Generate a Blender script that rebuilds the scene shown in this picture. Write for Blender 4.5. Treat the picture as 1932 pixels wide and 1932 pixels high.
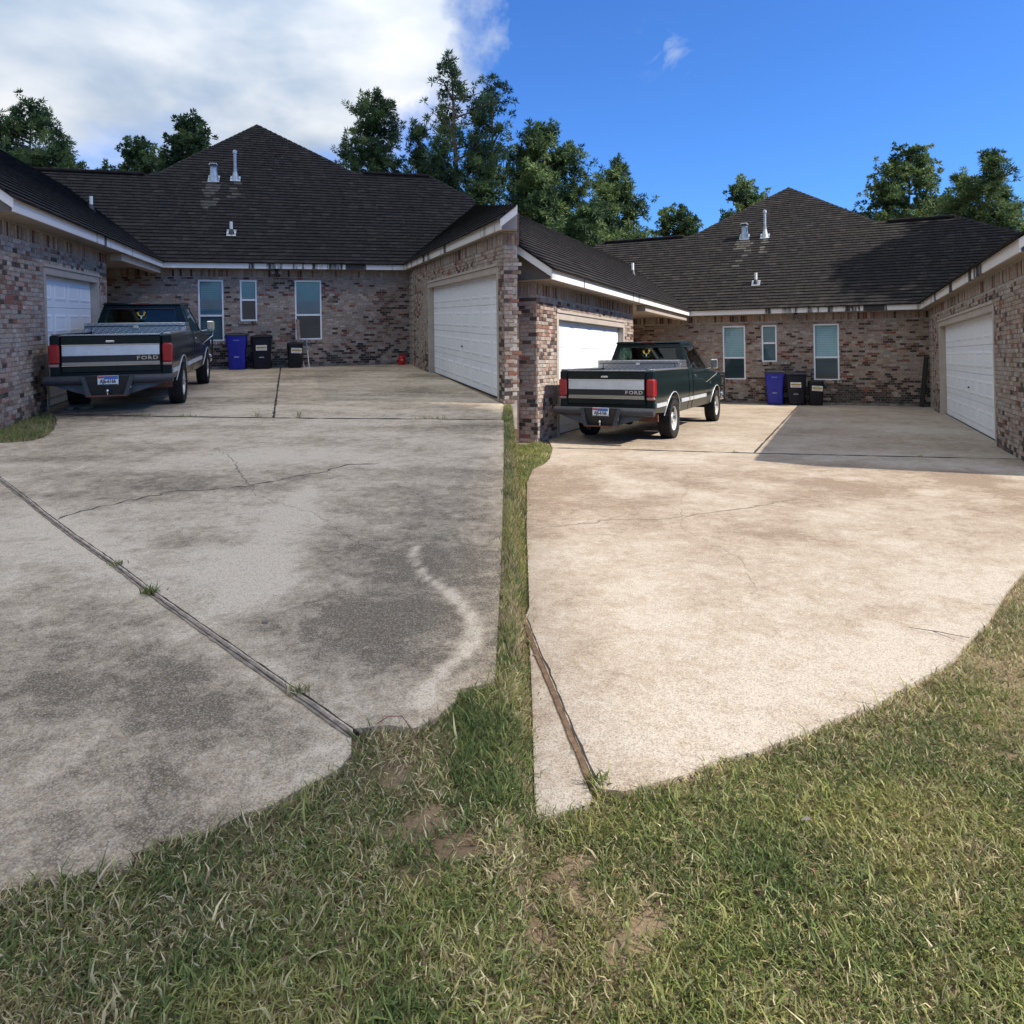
import bpy, bmesh, math, random
import numpy as np
from mathutils import Matrix, Vector

for o in list(bpy.data.objects):
    bpy.data.objects.remove(o)
SC = bpy.context.scene
COL = SC.collection
R = math.radians
random.seed(7)
RNG = np.random.default_rng(11)

# ------------------------------------------------------------------ camera
EYE = 1.6756
cd = bpy.data.cameras.new('camera')
cam = bpy.data.objects.new('camera', cd)
COL.objects.link(cam)
cam.location = (0, 0, EYE)
cam.rotation_euler = (R(90), 0, 0)
cd.sensor_width = 36
cd.sensor_fit = 'HORIZONTAL'
cd.lens = 36 * 1350 / 1932
cd.shift_y = -326 / 1932
cd.clip_start = .05
cd.clip_end = 2000
SC.camera = cam

# the two yards stand side by side on gently sloping ground; each has its own axes
PLACE = {'A': ((0.95668, -0.29104, -0.00812, 0.29061, 0.95624, -0.03399, 0.01765, 0.03015, 0.99939), (0.885, -25.16, 1.6874)),
         'B': ((0.90912, 0.41649, -0.00567, -0.41622, 0.90889, 0.026, 0.01598, -0.02127, 0.99965), (1.8349, -26.7565, 1.6555))}
PM = {}
for k, (r, c) in PLACE.items():
    m = Matrix((r[0:3], r[3:6], r[6:9])).to_4x4()
    PM[k] = Matrix.Translation((0, 0, EYE)) @ m @ Matrix.Translation(-Vector(c))
PI_ = {k: m.inverted() for k, m in PM.items()}

# ------------------------------------------------------------------ sun and sky
SUN_EL, SUN_AZ = R(43), R(6)
sv = PM['B'].to_3x3() @ Vector((math.cos(SUN_AZ) * math.cos(SUN_EL), math.sin(SUN_AZ) * math.cos(SUN_EL), math.sin(SUN_EL)))
sv.normalize()
ld = bpy.data.lights.new('sun', 'SUN')
ld.energy = 5.0
ld.angle = R(.53)
ld.color = (1, .93, .82)
sun = bpy.data.objects.new('sun', ld)
COL.objects.link(sun)
sun.rotation_euler = sv.to_track_quat('Z', 'Y').to_euler()
sun.location = sv * 60

wd = bpy.data.worlds.new('World')
SC.world = wd
wd.use_nodes = True
nt = wd.node_tree
nt.nodes.clear()


def N(t, kind, **kw):
    n = t.nodes.new(kind)
    for a, b in kw.items():
        if a == 'ins':
            for q, v in b.items():
                n.inputs[q].default_value = v
        else:
            setattr(n, a, b)
    return n


def L(t, a, b):
    t.links.new(a, b)


def math_(t, op, a, b=None, c=None, clamp=False):
    n = t.nodes.new('ShaderNodeMath')
    n.operation = op
    n.use_clamp = clamp
    for i, v in enumerate((a, b, c)):
        if v is None:
            continue
        if isinstance(v, (int, float)):
            n.inputs[i].default_value = v
        else:
            t.links.new(v, n.inputs[i])
    return n.outputs[0]


def mixc(t, f, a, b, blend='MIX'):
    n = t.nodes.new('ShaderNodeMix')
    n.data_type = 'RGBA'
    n.blend_type = blend
    for k, v in ((0, f), (6, a), (7, b)):
        if isinstance(v, (int, float)):
            n.inputs[k].default_value = v
        elif isinstance(v, (tuple, list)):
            n.inputs[k].default_value = (*v[:3], 1)
        else:
            t.links.new(v, n.inputs[k])
    return n.outputs[2]


def ramp(t, f, stops, interp='LINEAR'):
    n = t.nodes.new('ShaderNodeValToRGB')
    n.color_ramp.interpolation = interp
    e = n.color_ramp.elements
    while len(e) < len(stops):
        e.new(.5)
    for q, (p, c) in zip(e, stops):
        q.position = p
        q.color = (*c, 1) if isinstance(c, tuple) else (c, c, c, 1)
    t.links.new(f, n.inputs[0])
    return n.outputs[0]


def noise(t, vec, scale, detail=4, rough=.55, dist=0.):
    n = t.nodes.new('ShaderNodeTexNoise')
    n.inputs['Scale'].default_value = scale
    n.inputs['Detail'].default_value = detail
    n.inputs['Roughness'].default_value = rough
    n.inputs['Distortion'].default_value = dist
    if vec is not None:
        t.links.new(vec, n.inputs['Vector'])
    return n.outputs['Fac']


sky = N(nt, 'ShaderNodeTexSky', sky_type='NISHITA', sun_disc=False)
sky.sun_elevation = SUN_EL
sky.sun_rotation = math.atan2(sv.x, sv.y)
sky.air_density = 1.0
sky.dust_density = .25
sky.ozone_density = 3.5
tc = N(nt, 'ShaderNodeTexCoord')
D = tc.outputs['Generated']
blue = mixc(nt, 1.0, sky.outputs[0], (.50, .92, 1.55), 'MULTIPLY')
SKY_STRENGTH = .094
# clouds: a broken bank that fills the sky to the west (left) and thins out eastward
sep = N(nt, 'ShaderNodeSeparateXYZ')
L(nt, D, sep.inputs[0])
hz = math_(nt, 'ADD', math_(nt, 'ABSOLUTE', sep.outputs[2]), .30)
flat = N(nt, 'ShaderNodeCombineXYZ')
L(nt, math_(nt, 'DIVIDE', sep.outputs[0], hz), flat.inputs[0])
L(nt, math_(nt, 'DIVIDE', sep.outputs[1], hz), flat.inputs[1])
flat.inputs[2].default_value = 3.1
n1 = noise(nt, flat.outputs[0], 1.15, 6, .5, .15)
n2 = noise(nt, flat.outputs[0], 1.9, 5, .5, .15)
n3 = noise(nt, D, 6.5, 6, .6)
west = math_(nt, 'MULTIPLY_ADD', sep.outputs[0], -11.0, -.75)
west = math_(nt, 'ADD', west, math_(nt, 'MULTIPLY', math_(nt, 'POWER', math_(nt, 'MAXIMUM', sep.outputs[2], 0.), 2.), 3.5))
west = math_(nt, 'ADD', west, math_(nt, 'MULTIPLY_ADD', n3, 4.4, -2.2), clamp=True)
cov = ramp(nt, n1, [(.30, .1), (.47, 1.)], 'EASE')
cov = math_(nt, 'MULTIPLY', cov, west)
wisp = ramp(nt, noise(nt, D, 9.0, 6, .6, .8), [(.52, 0.), (.75, 1.)])
vm = N(nt, 'ShaderNodeVectorMath', operation='DISTANCE')
L(nt, D, vm.inputs[0])
vm.inputs[1].default_value = Vector((.196, .92, .372)).normalized()
spot = ramp(nt, vm.outputs['Value'], [(.0, 1.), (.055, 0.)], 'EASE')
wisp = math_(nt, 'MULTIPLY', wisp, spot)
cov = math_(nt, 'MAXIMUM', cov, wisp)
ccol = ramp(nt, n2, [(.36, (.17, .27, .44)), (.50, (.39, .46, .56)), (.65, (.70, .715, .735))])
zen = math_(nt, 'MULTIPLY_ADD', math_(nt, 'MAXIMUM', sep.outputs[2], 0.), 1.1, .66)
vs_ = N(nt, 'ShaderNodeVectorMath', operation='SCALE')
L(nt, ccol, vs_.inputs[0])
L(nt, zen, vs_.inputs['Scale'])
ccol = vs_.outputs[0]
skyc = mixc(nt, 1.0, blue, (SKY_STRENGTH,) * 3, 'MULTIPLY')
fin = mixc(nt, cov, skyc, ccol)
bg = N(nt, 'ShaderNodeBackground', ins={'Strength': 1.0})
L(nt, fin, bg.inputs[0])
wo = N(nt, 'ShaderNodeOutputWorld')
L(nt, bg.outputs[0], wo.inputs[0])

SC.view_settings.view_transform = 'Standard'
SC.view_settings.look = 'None'
SC.view_settings.exposure = 0.52
SC.view_settings.gamma = 1
SC.view_settings.use_curve_mapping = False
SC.cycles.max_bounces = 6
SC.cycles.diffuse_bounces = 3
SC.cycles.glossy_bounces = 3
SC.cycles.transmission_bounces = 5
SC.cycles.transparent_max_bounces = 8
SC.cycles.caustics_reflective = False
SC.cycles.caustics_refractive = False
SC.cycles.sample_clamp_indirect = 6
SC.cycles.use_denoising = True

# ------------------------------------------------------------------ materials
MAT = {}


def mat(name, col, rough=.7, metal=0., var=.0, vscale=8., bump=0., bscale=60., spec=.5, coat=0., col2=None, detail=5, alpha=None):
    if name in MAT:
        return MAT[name]
    m = bpy.data.materials.new(name)
    m.use_nodes = True
    t = m.node_tree
    b = t.nodes['Principled BSDF']
    b.inputs['Roughness'].default_value = rough
    b.inputs['Metallic'].default_value = metal
    b.inputs['Specular IOR Level'].default_value = spec
    b.inputs['Coat Weight'].default_value = coat
    b.inputs['Coat Roughness'].default_value = .06
    b.inputs['Base Color'].default_value = (*col, 1)
    c = N(t, 'ShaderNodeTexCoord')
    if var or col2:
        f = noise(t, c.outputs['Object'], vscale, detail, .6)
        c2 = col2 or tuple(max(0, x * (1 - var)) for x in col)
        c1 = col if col2 else tuple(min(1, x * (1 + var * .6)) for x in col)
        L(t, mixc(t, ramp(t, f, [(.35, 0.), (.65, 1.)]), c1, c2), b.inputs['Base Color'])
    if bump:
        f = noise(t, c.outputs['Object'], bscale, 4, .6)
        n = N(t, 'ShaderNodeBump', ins={'Strength': 1., 'Distance': bump})
        L(t, f, n.inputs['Height'])
        L(t, n.outputs[0], b.inputs['Normal'])
    if alpha is not None:
        b.inputs['Alpha'].default_value = alpha
    MAT[name] = m
    return m


def mat_brick(name, c1, c2, mott=.5):
    m = bpy.data.materials.new(name)
    m.use_nodes = True
    t = m.node_tree
    b = t.nodes['Principled BSDF']
    b.inputs['Roughness'].default_value = .93
    b.inputs['Specular IOR Level'].default_value = .2
    g = N(t, 'ShaderNodeNewGeometry')
    f = noise(t, g.outputs['Position'], 17., 4, .65)
    f2 = noise(t, g.outputs['Position'], 130., 3, .6)
    a = mixc(t, ramp(t, f, [(.5 - .25 * (1 - mott), 0.), (.62, 1.)]), c1, c2)
    a = mixc(t, math_(t, 'MULTIPLY', f2, .35), a, (.05, .045, .04))
    L(t, a, b.inputs['Base Color'])
    n = N(t, 'ShaderNodeBump', ins={'Strength': 1., 'Distance': .003})
    L(t, f2, n.inputs['Height'])
    L(t, n.outputs[0], b.inputs['Normal'])
    return m


BRICK = [mat_brick('brick_tan', (.43, .335, .26), (.28, .20, .15)),
         mat_brick('brick_greige', (.47, .40, .335), (.31, .245, .195)),
         mat_brick('brick_pale', (.56, .50, .43), (.38, .30, .245)),
         mat_brick('brick_grey', (.28, .245, .22), (.42, .36, .305)),
         mat_brick('brick_brown', (.175, .11, .085), (.29, .20, .155)),
         mat_brick('brick_dark', (.07, .046, .038), (.12, .08, .065)),
         mat_brick('brick_red', (.31, .10, .065), (.24, .13, .095)),
         mat_brick('brick_rose', (.40, .235, .18), (.47, .37, .30)),
         mat_brick('brick_mildew', (.035, .032, .028), (.08, .07, .06)),
         mat_brick('brick_mildew_brown', (.07, .055, .047), (.16, .13, .11))]
BW = [.21, .20, .12, .12, .11, .10, .05, .09]
MORTAR = mat('mortar', (.38, .345, .30), .95, var=.35, vscale=6, bump=.002, bscale=150)
SHING = [mat('shingle_%s' % n, tuple(q * .9 for q in c), .95, var=.35, vscale=5, bump=.003, bscale=220, spec=.15) for n, c in
         (('black', (.027, .0245, .0235)), ('charcoal', (.031, .028, .0265)), ('brown', (.036, .031, .028)), ('weathered', (.045, .040, .036)))]
SHING_STREAK = mat('shingle_rinsed', (.085, .078, .068), .95, var=.4, vscale=6, bump=.003, bscale=220, spec=.15)
FASCIA = None


def mat_fascia():
    m = bpy.data.materials.new('fascia_paint')
    m.use_nodes = True
    t = m.node_tree
    b = t.nodes['Principled BSDF']
    b.inputs['Roughness'].default_value = .6
    c = N(t, 'ShaderNodeTexCoord')
    mp = N(t, 'ShaderNodeMapping')
    L(t, c.outputs['Object'], mp.inputs[0])
    mp.inputs['Scale'].default_value = (1, 1, .08)
    f = noise(t, mp.outputs[0], 3.2, 6, .65)
    g = noise(t, mp.outputs[0], .55, 2, .5)
    k = math_(t, 'ADD', f, math_(t, 'MULTIPLY_ADD', g, .7, -.35))
    a = mixc(t, ramp(t, k, [(.60, 0.), (.66, 1.)]), (.74, .70, .65), (.035, .032, .03))
    L(t, a, b.inputs['Base Color'])
    return m


FASCIA = mat_fascia()
TRIM = mat('trim_paint_beige', (.42, .36, .30), .65, var=.12, vscale=3)
SOFFIT = mat('soffit_paint', (.40, .34, .28), .75, var=.12, vscale=2)
SIDING = mat('siding_paint', (.36, .31, .27), .7, var=.15, vscale=3)
DOORW = mat('garage_door_white', (.82, .83, .84), .45, var=.05, vscale=2, bump=.0006, bscale=90)
WINFR = mat('window_frame_white', (.78, .80, .82), .4)
BLIND = mat('window_blind', (.68, .80, .80), .6, var=.06, vscale=2)
GALV = mat('galvanised_metal', (.40, .45, .49), .5, .55, var=.25, vscale=7)
PVC = mat('pvc_pipe_white', (.75, .75, .73), .5)
BLACKP = mat('black_plastic', (.018, .018, .02), .45, var=.2, vscale=10)
WOODG = mat('weathered_wood', (.27, .215, .165), .85, var=.45, vscale=14, bump=.002, bscale=40)
WOODB = mat('joint_wood_brown', (.15, .088, .045), .85, var=.5, vscale=18, bump=.002, bscale=60)
DARKGAP = mat('joint_dirt', (.035, .029, .023), .98, var=.5, vscale=20)


def mat_glass(name, tint, refl_rough=.02, trans=.7, spec=.5):
    m = bpy.data.materials.new(name)
    m.use_nodes = True
    t = m.node_tree
    t.nodes.remove(t.nodes['Principled BSDF'])
    out = t.nodes['Material Output']
    tr = N(t, 'ShaderNodeBsdfTransparent')
    tr.inputs[0].default_value = (*tint, 1)
    gl = N(t, 'ShaderNodeBsdfGlossy', ins={'Roughness': refl_rough})
    fr = N(t, 'ShaderNodeFresnel', ins={'IOR': 1.52})
    ms = N(t, 'ShaderNodeMixShader')
    L(t, math_(t, 'MULTIPLY_ADD', fr.outputs[0], 1.05, .01, clamp=True), ms.inputs[0])
    L(t, tr.outputs[0], ms.inputs[1])
    L(t, gl.outputs[0], ms.inputs[2])
    L(t, ms.outputs[0], out.inputs[0])
    return m


GLASS = mat_glass('window_glass', (.74, .86, .86))
GLASS_SCREEN = mat_glass('window_glass_screened', (.36, .44, .46))
GLASS_CAR = mat_glass('vehicle_glass', (.30, .48, .46))


# ------------------------------------------------------------------ mesh helpers
class MB:
    def __init__(s):
        s.v, s.f, s.m = [], [], []

    def add(s, vs, fs, m=0):
        b = len(s.v)
        s.v += [tuple(x) for x in vs]
        s.f += [tuple(b + i for i in f) for f in fs]
        s.m += [m] * len(fs)
        return s

    def quad(s, a, b, c, d, m=0):
        return s.add((a, b, c, d), ((0, 1, 2, 3),), m)

    def poly(s, pts, m=0):
        return s.add(pts, (tuple(range(len(pts))),), m)

    def box(s, lo, hi, m=0, M=None):
        x0, y0, z0 = lo
        x1, y1, z1 = hi
        vs = [Vector(p) for p in ((x0, y0, z0), (x1, y0, z0), (x1, y1, z0), (x0, y1, z0), (x0, y0, z1), (x1, y0, z1), (x1, y1, z1), (x0, y1, z1))]
        if M:
            vs = [M @ p for p in vs]
        return s.add(vs, ((0, 3, 2, 1), (4, 5, 6, 7), (0, 1, 5, 4), (1, 2, 6, 5), (2, 3, 7, 6), (3, 0, 4, 7)), m)

    def bbox(s, lo, hi, b=.01, m=0, M=None):
        """box with chamfered vertical and horizontal front edges"""
        x0, y0, z0 = lo
        x1, y1, z1 = hi
        b = min(b, (x1 - x0) * .45, (y1 - y0) * .45, (z1 - z0) * .45)
        rings = []
        for z, k in ((z0, b), (z0 + b, 0), (z1 - b, 0), (z1, b)):
            q = b + k * .6
            rings.append([(x0 + q, y0 + k, z), (x1 - q, y0 + k, z), (x1 - k, y0 + q, z), (x1 - k, y1 - q, z), (x1 - q, y1 - k, z), (x0 + q, y1 - k, z), (x0 + k, y1 - q, z), (x0 + k, y0 + q, z)])
        vs = [Vector(p) for r in rings for p in r]
        if M:
            vs = [M @ p for p in vs]
        fs = [tuple(range(7, -1, -1)), tuple(range(24, 32))]
        for r in range(3):
            for i in range(8):
                j = (i + 1) % 8
                fs.append((r * 8 + i, r * 8 + j, r * 8 + 8 + j, r * 8 + 8 + i))
        return s.add(vs, fs, m)

    def tube(s, path, rad, n=8, m=0, cap=True):
        path = [Vector(p) for p in path]
        if isinstance(rad, (int, float)):
            rad = [rad] * len(path)
        rings = []
        up = Vector((0, 0, 1))
        for i, p in enumerate(path):
            d = (path[min(i + 1, len(path) - 1)] - path[max(i - 1, 0)]).normalized()
            u = d.cross(up)
            if u.length < .1:
                u = d.cross(Vector((1, 0, 0)))
            u.normalize()
            w = d.cross(u).normalized()
            rings.append([p + (u * math.cos(2 * math.pi * k / n) + w * math.sin(2 * math.pi * k / n)) * rad[i] for k in range(n)])
        vs = [p for r in rings for p in r]
        fs = []
        for r in range(len(path) - 1):
            for i in range(n):
                j = (i + 1) % n
                fs.append((r * n + i, r * n + j, r * n + n + j, r * n + n + i))
        if cap:
            fs += [tuple(range(n - 1, -1, -1)), tuple(range(len(vs) - n, len(vs)))]
        return s.add(vs, fs, m)

    def lathe(s, prof, n=20, axis='z', M=None, m=0):
        """prof: list of (radius, height)"""
        vs = []
        for r, h in prof:
            for k in range(n):
                a = 2 * math.pi * k / n
                p = Vector((r * math.cos(a), r * math.sin(a), h)) if axis == 'z' else Vector((h, r * math.cos(a), r * math.sin(a)))
                vs.append(M @ p if M else p)
        fs = []
        for q in range(len(prof) - 1):
            for i in range(n):
                j = (i + 1) % n
                fs.append((q * n + i, q * n + j, q * n + n + j, q * n + n + i))
        return s.add(vs, fs, m)

    def prism(s, pts, a, b, axis='x', m=0):
        """closed polygon in the two other axes, extruded from a to b along axis"""
        def P(t, q):
            return {'x': (t, q[0], q[1]), 'y': (q[0], t, q[1]), 'z': (q[0], q[1], t)}[axis]
        n = len(pts)
        vs = [P(a, q) for q in pts] + [P(b, q) for q in pts]
        fs = [tuple(range(n - 1, -1, -1)), tuple(range(n, 2 * n))]
        for i in range(n):
            j = (i + 1) % n
            fs.append((i, j, n + j, n + i))
        return s.add(vs, fs, m)

    def mesh(s, name, mats, smooth=None, fix=True):
        me = bpy.data.meshes.new(name)
        me.from_pydata(s.v, [], s.f)
        for k in (mats if isinstance(mats, (list, tuple)) else [mats]):
            me.materials.append(k)
        me.polygons.foreach_set('material_index', s.m)
        if fix:
            bm = bmesh.new()
            bm.from_mesh(me)
            bmesh.ops.recalc_face_normals(bm, faces=bm.faces)
            bm.to_mesh(me)
            bm.free()
        me.update()
        if smooth is not None:
            me.polygons.foreach_set('use_smooth', [True] * len(me.polygons))
            try:
                me.set_sharp_from_angle(angle=R(smooth))
            except Exception:
                pass
        return me

    def build(s, name, mats, parent=None, M=None, smooth=None, fix=True, kind=None, label=None, clip=None):
        me = s.mesh(name, mats, smooth, fix)
        if clip is not None:
            cut(me, clip)
        return link(name, me, parent, M, kind, label)


def cut(me, clip):
    """cut a mesh along a plane (co, no), keeping the side that 'no' points away from"""
    bm = bmesh.new()
    bm.from_mesh(me)
    bmesh.ops.bisect_plane(bm, geom=bm.verts[:] + bm.edges[:] + bm.faces[:], plane_co=clip[0], plane_no=clip[1], clear_outer=True)
    bm.to_mesh(me)
    bm.free()


def link(name, me, parent=None, M=None, kind=None, label=None):
    o = bpy.data.objects.new(name, me)
    COL.objects.link(o)
    o.parent = parent
    if M is not None:
        o.matrix_local = M
    if kind:
        o['kind'] = kind
    if label:
        o['label'] = label
    return o


def tag(o, label, cat=None, group=None, kind=None):
    o['label'] = label
    if cat:
        o['category'] = cat
    if group:
        o['group'] = group
    if kind:
        o['kind'] = kind
    return o


def empty(name, M, label, cat, group=None):
    o = bpy.data.objects.new(name, None)
    COL.objects.link(o)
    o.matrix_world = M
    o.empty_display_size = .2
    return tag(o, label, cat, group)


def copy_tree(o, parent=None):
    c = o.copy()
    COL.objects.link(c)
    c.parent = parent
    for ch in list(o.children):
        copy_tree(ch, c)
    return c


def at(p, x, y, z=0., rz=0., rx=0., ry=0.):
    return PM[p] @ Matrix.Translation((x, y, z)) @ Matrix.Rotation(rz, 4, 'Z') @ Matrix.Rotation(rx, 4, 'X') @ Matrix.Rotation(ry, 4, 'Y')


def text_mesh(s, size, depth, material, name='letter', bold=0.):
    cu = bpy.data.curves.new(name, 'FONT')
    cu.body = s
    cu.size = size
    cu.extrude = depth
    cu.offset = bold
    cu.resolution_u = 2
    cu.align_x = 'CENTER'
    cu.align_y = 'CENTER'
    o = bpy.data.objects.new(name, cu)
    COL.objects.link(o)
    dg = bpy.context.evaluated_depsgraph_get()
    me = bpy.data.meshes.new_from_object(o.evaluated_get(dg))
    bpy.data.objects.remove(o)
    me.materials.clear()
    me.materials.append(material)
    return me


# value noise on arrays, used for stains and for grass patches
_LAT = RNG.random((256, 256))


def vnoise(x, y, s):
    x = np.asarray(x) * s + 1000
    y = np.asarray(y) * s + 1000
    xi = np.floor(x).astype(int)
    yi = np.floor(y).astype(int)
    fx = x - xi
    fy = y - yi
    fx = fx * fx * (3 - 2 * fx)
    fy = fy * fy * (3 - 2 * fy)
    g = lambda a, b: _LAT[a & 255, b & 255]
    return (g(xi, yi) * (1 - fx) + g(xi + 1, yi) * fx) * (1 - fy) + (g(xi, yi + 1) * (1 - fx) + g(xi + 1, yi + 1) * fx) * fy


def fbm(x, y, s, o=4):
    r = 0.
    a = .5
    for k in range(o):
        r = r + a * vnoise(x + 17 * k, y - 9 * k, s * 2 ** k)
        a *= .5
    return r / (1 - .5 ** o)


# ------------------------------------------------------------------ ground
def plane_z(k):
    n = PM[k].to_3x3() @ Vector((0, 0, 1))
    p = PM[k] @ Vector((0, 0, 0))
    return lambda x, y: p.z - (n.x * (x - p.x) + n.y * (y - p.y)) / n.z


ZA, ZB = plane_z('A'), plane_z('B')


def gz(x, y):
    x = np.asarray(x, float)
    y = np.asarray(y, float)
    t = np.clip((x + .02) / .11, 0, 1)
    t = t * t * (3 - 2 * t)
    far = np.clip((np.hypot(x, y) - 60) / 60, 0, 1)
    return (ZA(x, y) * (1 - t) + ZB(x, y) * t) * (1 - far)


def axis_lines(lo, hi, mid0, mid1, fine, coarse):
    a = list(np.arange(mid0, mid1 + 1e-6, fine))
    l, r = [], []
    x, s = mid0, fine
    while x > lo:
        s = min(s * 1.35, coarse)
        x -= s
        l.append(max(x, lo))
    x, s = mid1, fine
    while x < hi:
        s = min(s * 1.35, coarse)
        x += s
        r.append(min(x, hi))
    return np.array(l[::-1] + a + r)


gx = np.unique(np.concatenate([axis_lines(-600, 600, -9, 9, .25, 60), [-.02, .01, .035, .06, .09]]))
gy = axis_lines(-300, 900, 0, 16, .25, 60)
X, Y = np.meshgrid(gx, gy)
Zg = gz(X, Y) - .02
nx, ny = len(gx), len(gy)
idx = np.arange(nx * ny).reshape(ny, nx)
me = bpy.data.meshes.new('ground')
me.from_pydata(np.stack([X.ravel(), Y.ravel(), Zg.ravel()], 1).tolist(), [], np.stack([idx[:-1, :-1].ravel(), idx[:-1, 1:].ravel(), idx[1:, 1:].ravel(), idx[1:, :-1].ravel()], 1).tolist())


def mat_soil():
    m = bpy.data.materials.new('soil')
    m.use_nodes = True
    t = m.node_tree
    b = t.nodes['Principled BSDF']
    b.inputs['Roughness'].default_value = .97
    b.inputs['Specular IOR Level'].default_value = .1
    g = N(t, 'ShaderNodeNewGeometry')
    f = noise(t, g.outputs['Position'], 3., 6, .65)
    f2 = noise(t, g.outputs['Position'], 90., 5, .7)
    a = mixc(t, ramp(t, f, [(.4, 0.), (.6, 1.)]), (.34, .245, .155), (.23, .165, .10))
    a = mixc(t, ramp(t, f2, [(.40, 0.), (.75, .7)]), a, (.08, .058, .036))
    L(t, a, b.inputs['Base Color'])
    n = N(t, 'ShaderNodeBump', ins={'Strength': 1., 'Distance': .012})
    L(t, f2, n.inputs['Height'])
    L(t, n.outputs[0], b.inputs['Normal'])
    return m


me.materials.append(mat_soil())
ground = link('ground', me)
tag(ground, 'sandy brown soil showing between the grass blades', kind='structure')

F = {
'crackA0':[(-3.82,6.01),(-3.779,6.2),(-3.635,6.486),(-3.374,6.814),(-3.224,6.972),(-3.001,6.983),(-2.797,7.042),(-2.61,7.161),(-2.441,7.357),(-2.262,7.564),(-2.083,7.725),(-1.896,8.115),(-1.512,8.189)],
'crackA1':[(-2.61,7.161),(-2.797,7.475),(-2.966,7.757),(-3.228,8.321),(-3.474,8.747),(-3.844,9.223)],
'crackA2':[(-2.598,7.161),(-2.444,6.828),(-2.199,6.563),(-1.942,6.356),(-1.612,6.051),(-1.31,5.528),(-1.054,5.242),(-0.756,5.081)],
'boardA':[(-4.529,6.678),(-4.093,6.231),(-3.44,5.584),(-2.738,4.913),(-2.191,4.367),(-1.702,3.9),(-1.271,3.487),(-0.952,3.183),(-0.635,2.878)],
'streakA':[(-0.706,5.207),(-0.669,4.934),(-0.567,4.623),(-0.394,4.385),(-0.277,4.137),(-0.211,3.916),(-0.193,3.692),(-0.249,3.542),(-0.328,3.403),(-0.378,3.254),(-0.4,3.099)],
'patchA':[(-1.991,7.044),(-1.966,6.435)],
'streakA2':[(-1.919,6.278),(-1.858,5.602),(-1.741,4.777),(-1.597,4.231)],
'weedsA':[(-2.215,4.386),(-0.958,3.203),(-2.708,4.889),(-4.242,11.95),(-3.571,11.9),(-1.337,11.66),(-5.702,12.15),(-6.566,12.32),(-5.207,12.1),(-6.092,12.25),(-8.39,13.765),(-7.744,13.055)],
'sjA':[(-8.567,12.766),(-7.991,12.53),(-6.029,12.222),(-3.937,11.916),(-0.359,11.537),(-0.154,11.526)],
'tjA':[(-7.95,18.796),(-6.059,18.34),(-2.755,18.056)],
'edgeA':[(-1.53,2.095),(-1.461,2.129),(-1.417,2.151),(-1.363,2.133),(-1.299,2.177),(-1.256,2.177),(-1.153,2.185),(-1.179,2.261),(-1.124,2.301),(-1.001,2.33),(-0.931,2.405),(-0.889,2.438),(-0.82,2.472),(-0.774,2.532),(-0.695,2.608),(-0.634,2.674),(-0.612,2.774),(-0.638,2.915),(-0.514,2.938),(-0.395,2.911),(-0.308,2.994),(-0.24,3.12),(-0.226,3.217),(-0.101,3.265),(-0.068,3.286)],
'vergeL':[(-0.068,3.53),(-0.063,4.507),(-0.071,6.407),(-0.086,8.265),(-0.121,11.40)],
'patchGA':[(-7.057,9.662),(-6.635,9.887),(-6.642,10.143),(-6.934,10.809),(-7.488,11.754),(-8.0,12.50)],
'vergeR':[(0.708,12.753),(0.606,11.688),(0.475,11.056),(0.298,10.591),(0.19,9.513),(0.13,6.879),(0.105,4.75)],
'edgeB':[(0.045,2.538),(0.077,2.566),(0.128,2.579),(0.224,2.618),(0.295,2.645),(0.34,2.73),(0.436,2.714),(0.533,2.758),(0.683,2.818),(0.854,2.93),(1.014,2.981),(1.263,3.113),(1.478,3.251),(1.691,3.356),(2.047,3.617),(2.388,3.863),(2.766,4.25),(2.965,4.427),(3.436,4.966),(4.326,5.875)],
'sjB':[(0.733,13.094),(2.133,12.767),(4.156,12.213),(7.529,11.453),(8.292,11.262)],
'tjB':[(4.89,19.647),(7.267,18.9),(11.0,18.5)],
'crackB0':[(0.345,6.971),(0.798,7.158),(0.955,7.278),(1.288,7.28),(1.652,7.313),(1.768,7.396),(2.117,7.61),(2.4,7.72),(2.859,8.015),(3.204,8.229),(3.593,8.259)],
'crackB1':[(1.768,7.396),(1.868,7.979),(2.035,8.514),(2.167,8.886),(2.227,9.382),(2.504,10.128),(2.78,10.887)],
'crackB2':[(1.731,7.343),(1.636,6.846),(1.732,6.533),(1.809,6.209),(1.842,5.987),(1.889,5.715),(1.788,5.41),(1.748,5.187),(1.671,4.935)],
'boardB':[(0.075,4.563),(0.128,4.101),(0.198,3.604),(0.256,3.169),(0.318,2.734)],
'soilA':[(-0.352,2.364),(-0.3,2.439),(-0.212,2.268),(-0.301,2.182),(-0.163,2.291),(-0.437,2.669)],
'soilB':[(0.345,2.078),(0.414,2.116),(0.235,2.201),(0.16,2.292),(0.082,2.06),(0.318,2.003),(0.217,2.364)],
}


def hw(p, x, y):
    q = PM[p] @ Vector((x, y, 0))
    return (q.x, q.y)


def seg_dist(px, py, pts):
    d = np.full(np.shape(px), 1e9)
    for (x0, y0), (x1, y1) in zip(pts[:-1], pts[1:]):
        dx, dy = x1 - x0, y1 - y0
        t = np.clip(((px - x0) * dx + (py - y0) * dy) / (dx * dx + dy * dy + 1e-12), 0, 1)
        d = np.minimum(d, np.hypot(px - x0 - t * dx, py - y0 - t * dy))
    return d


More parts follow.
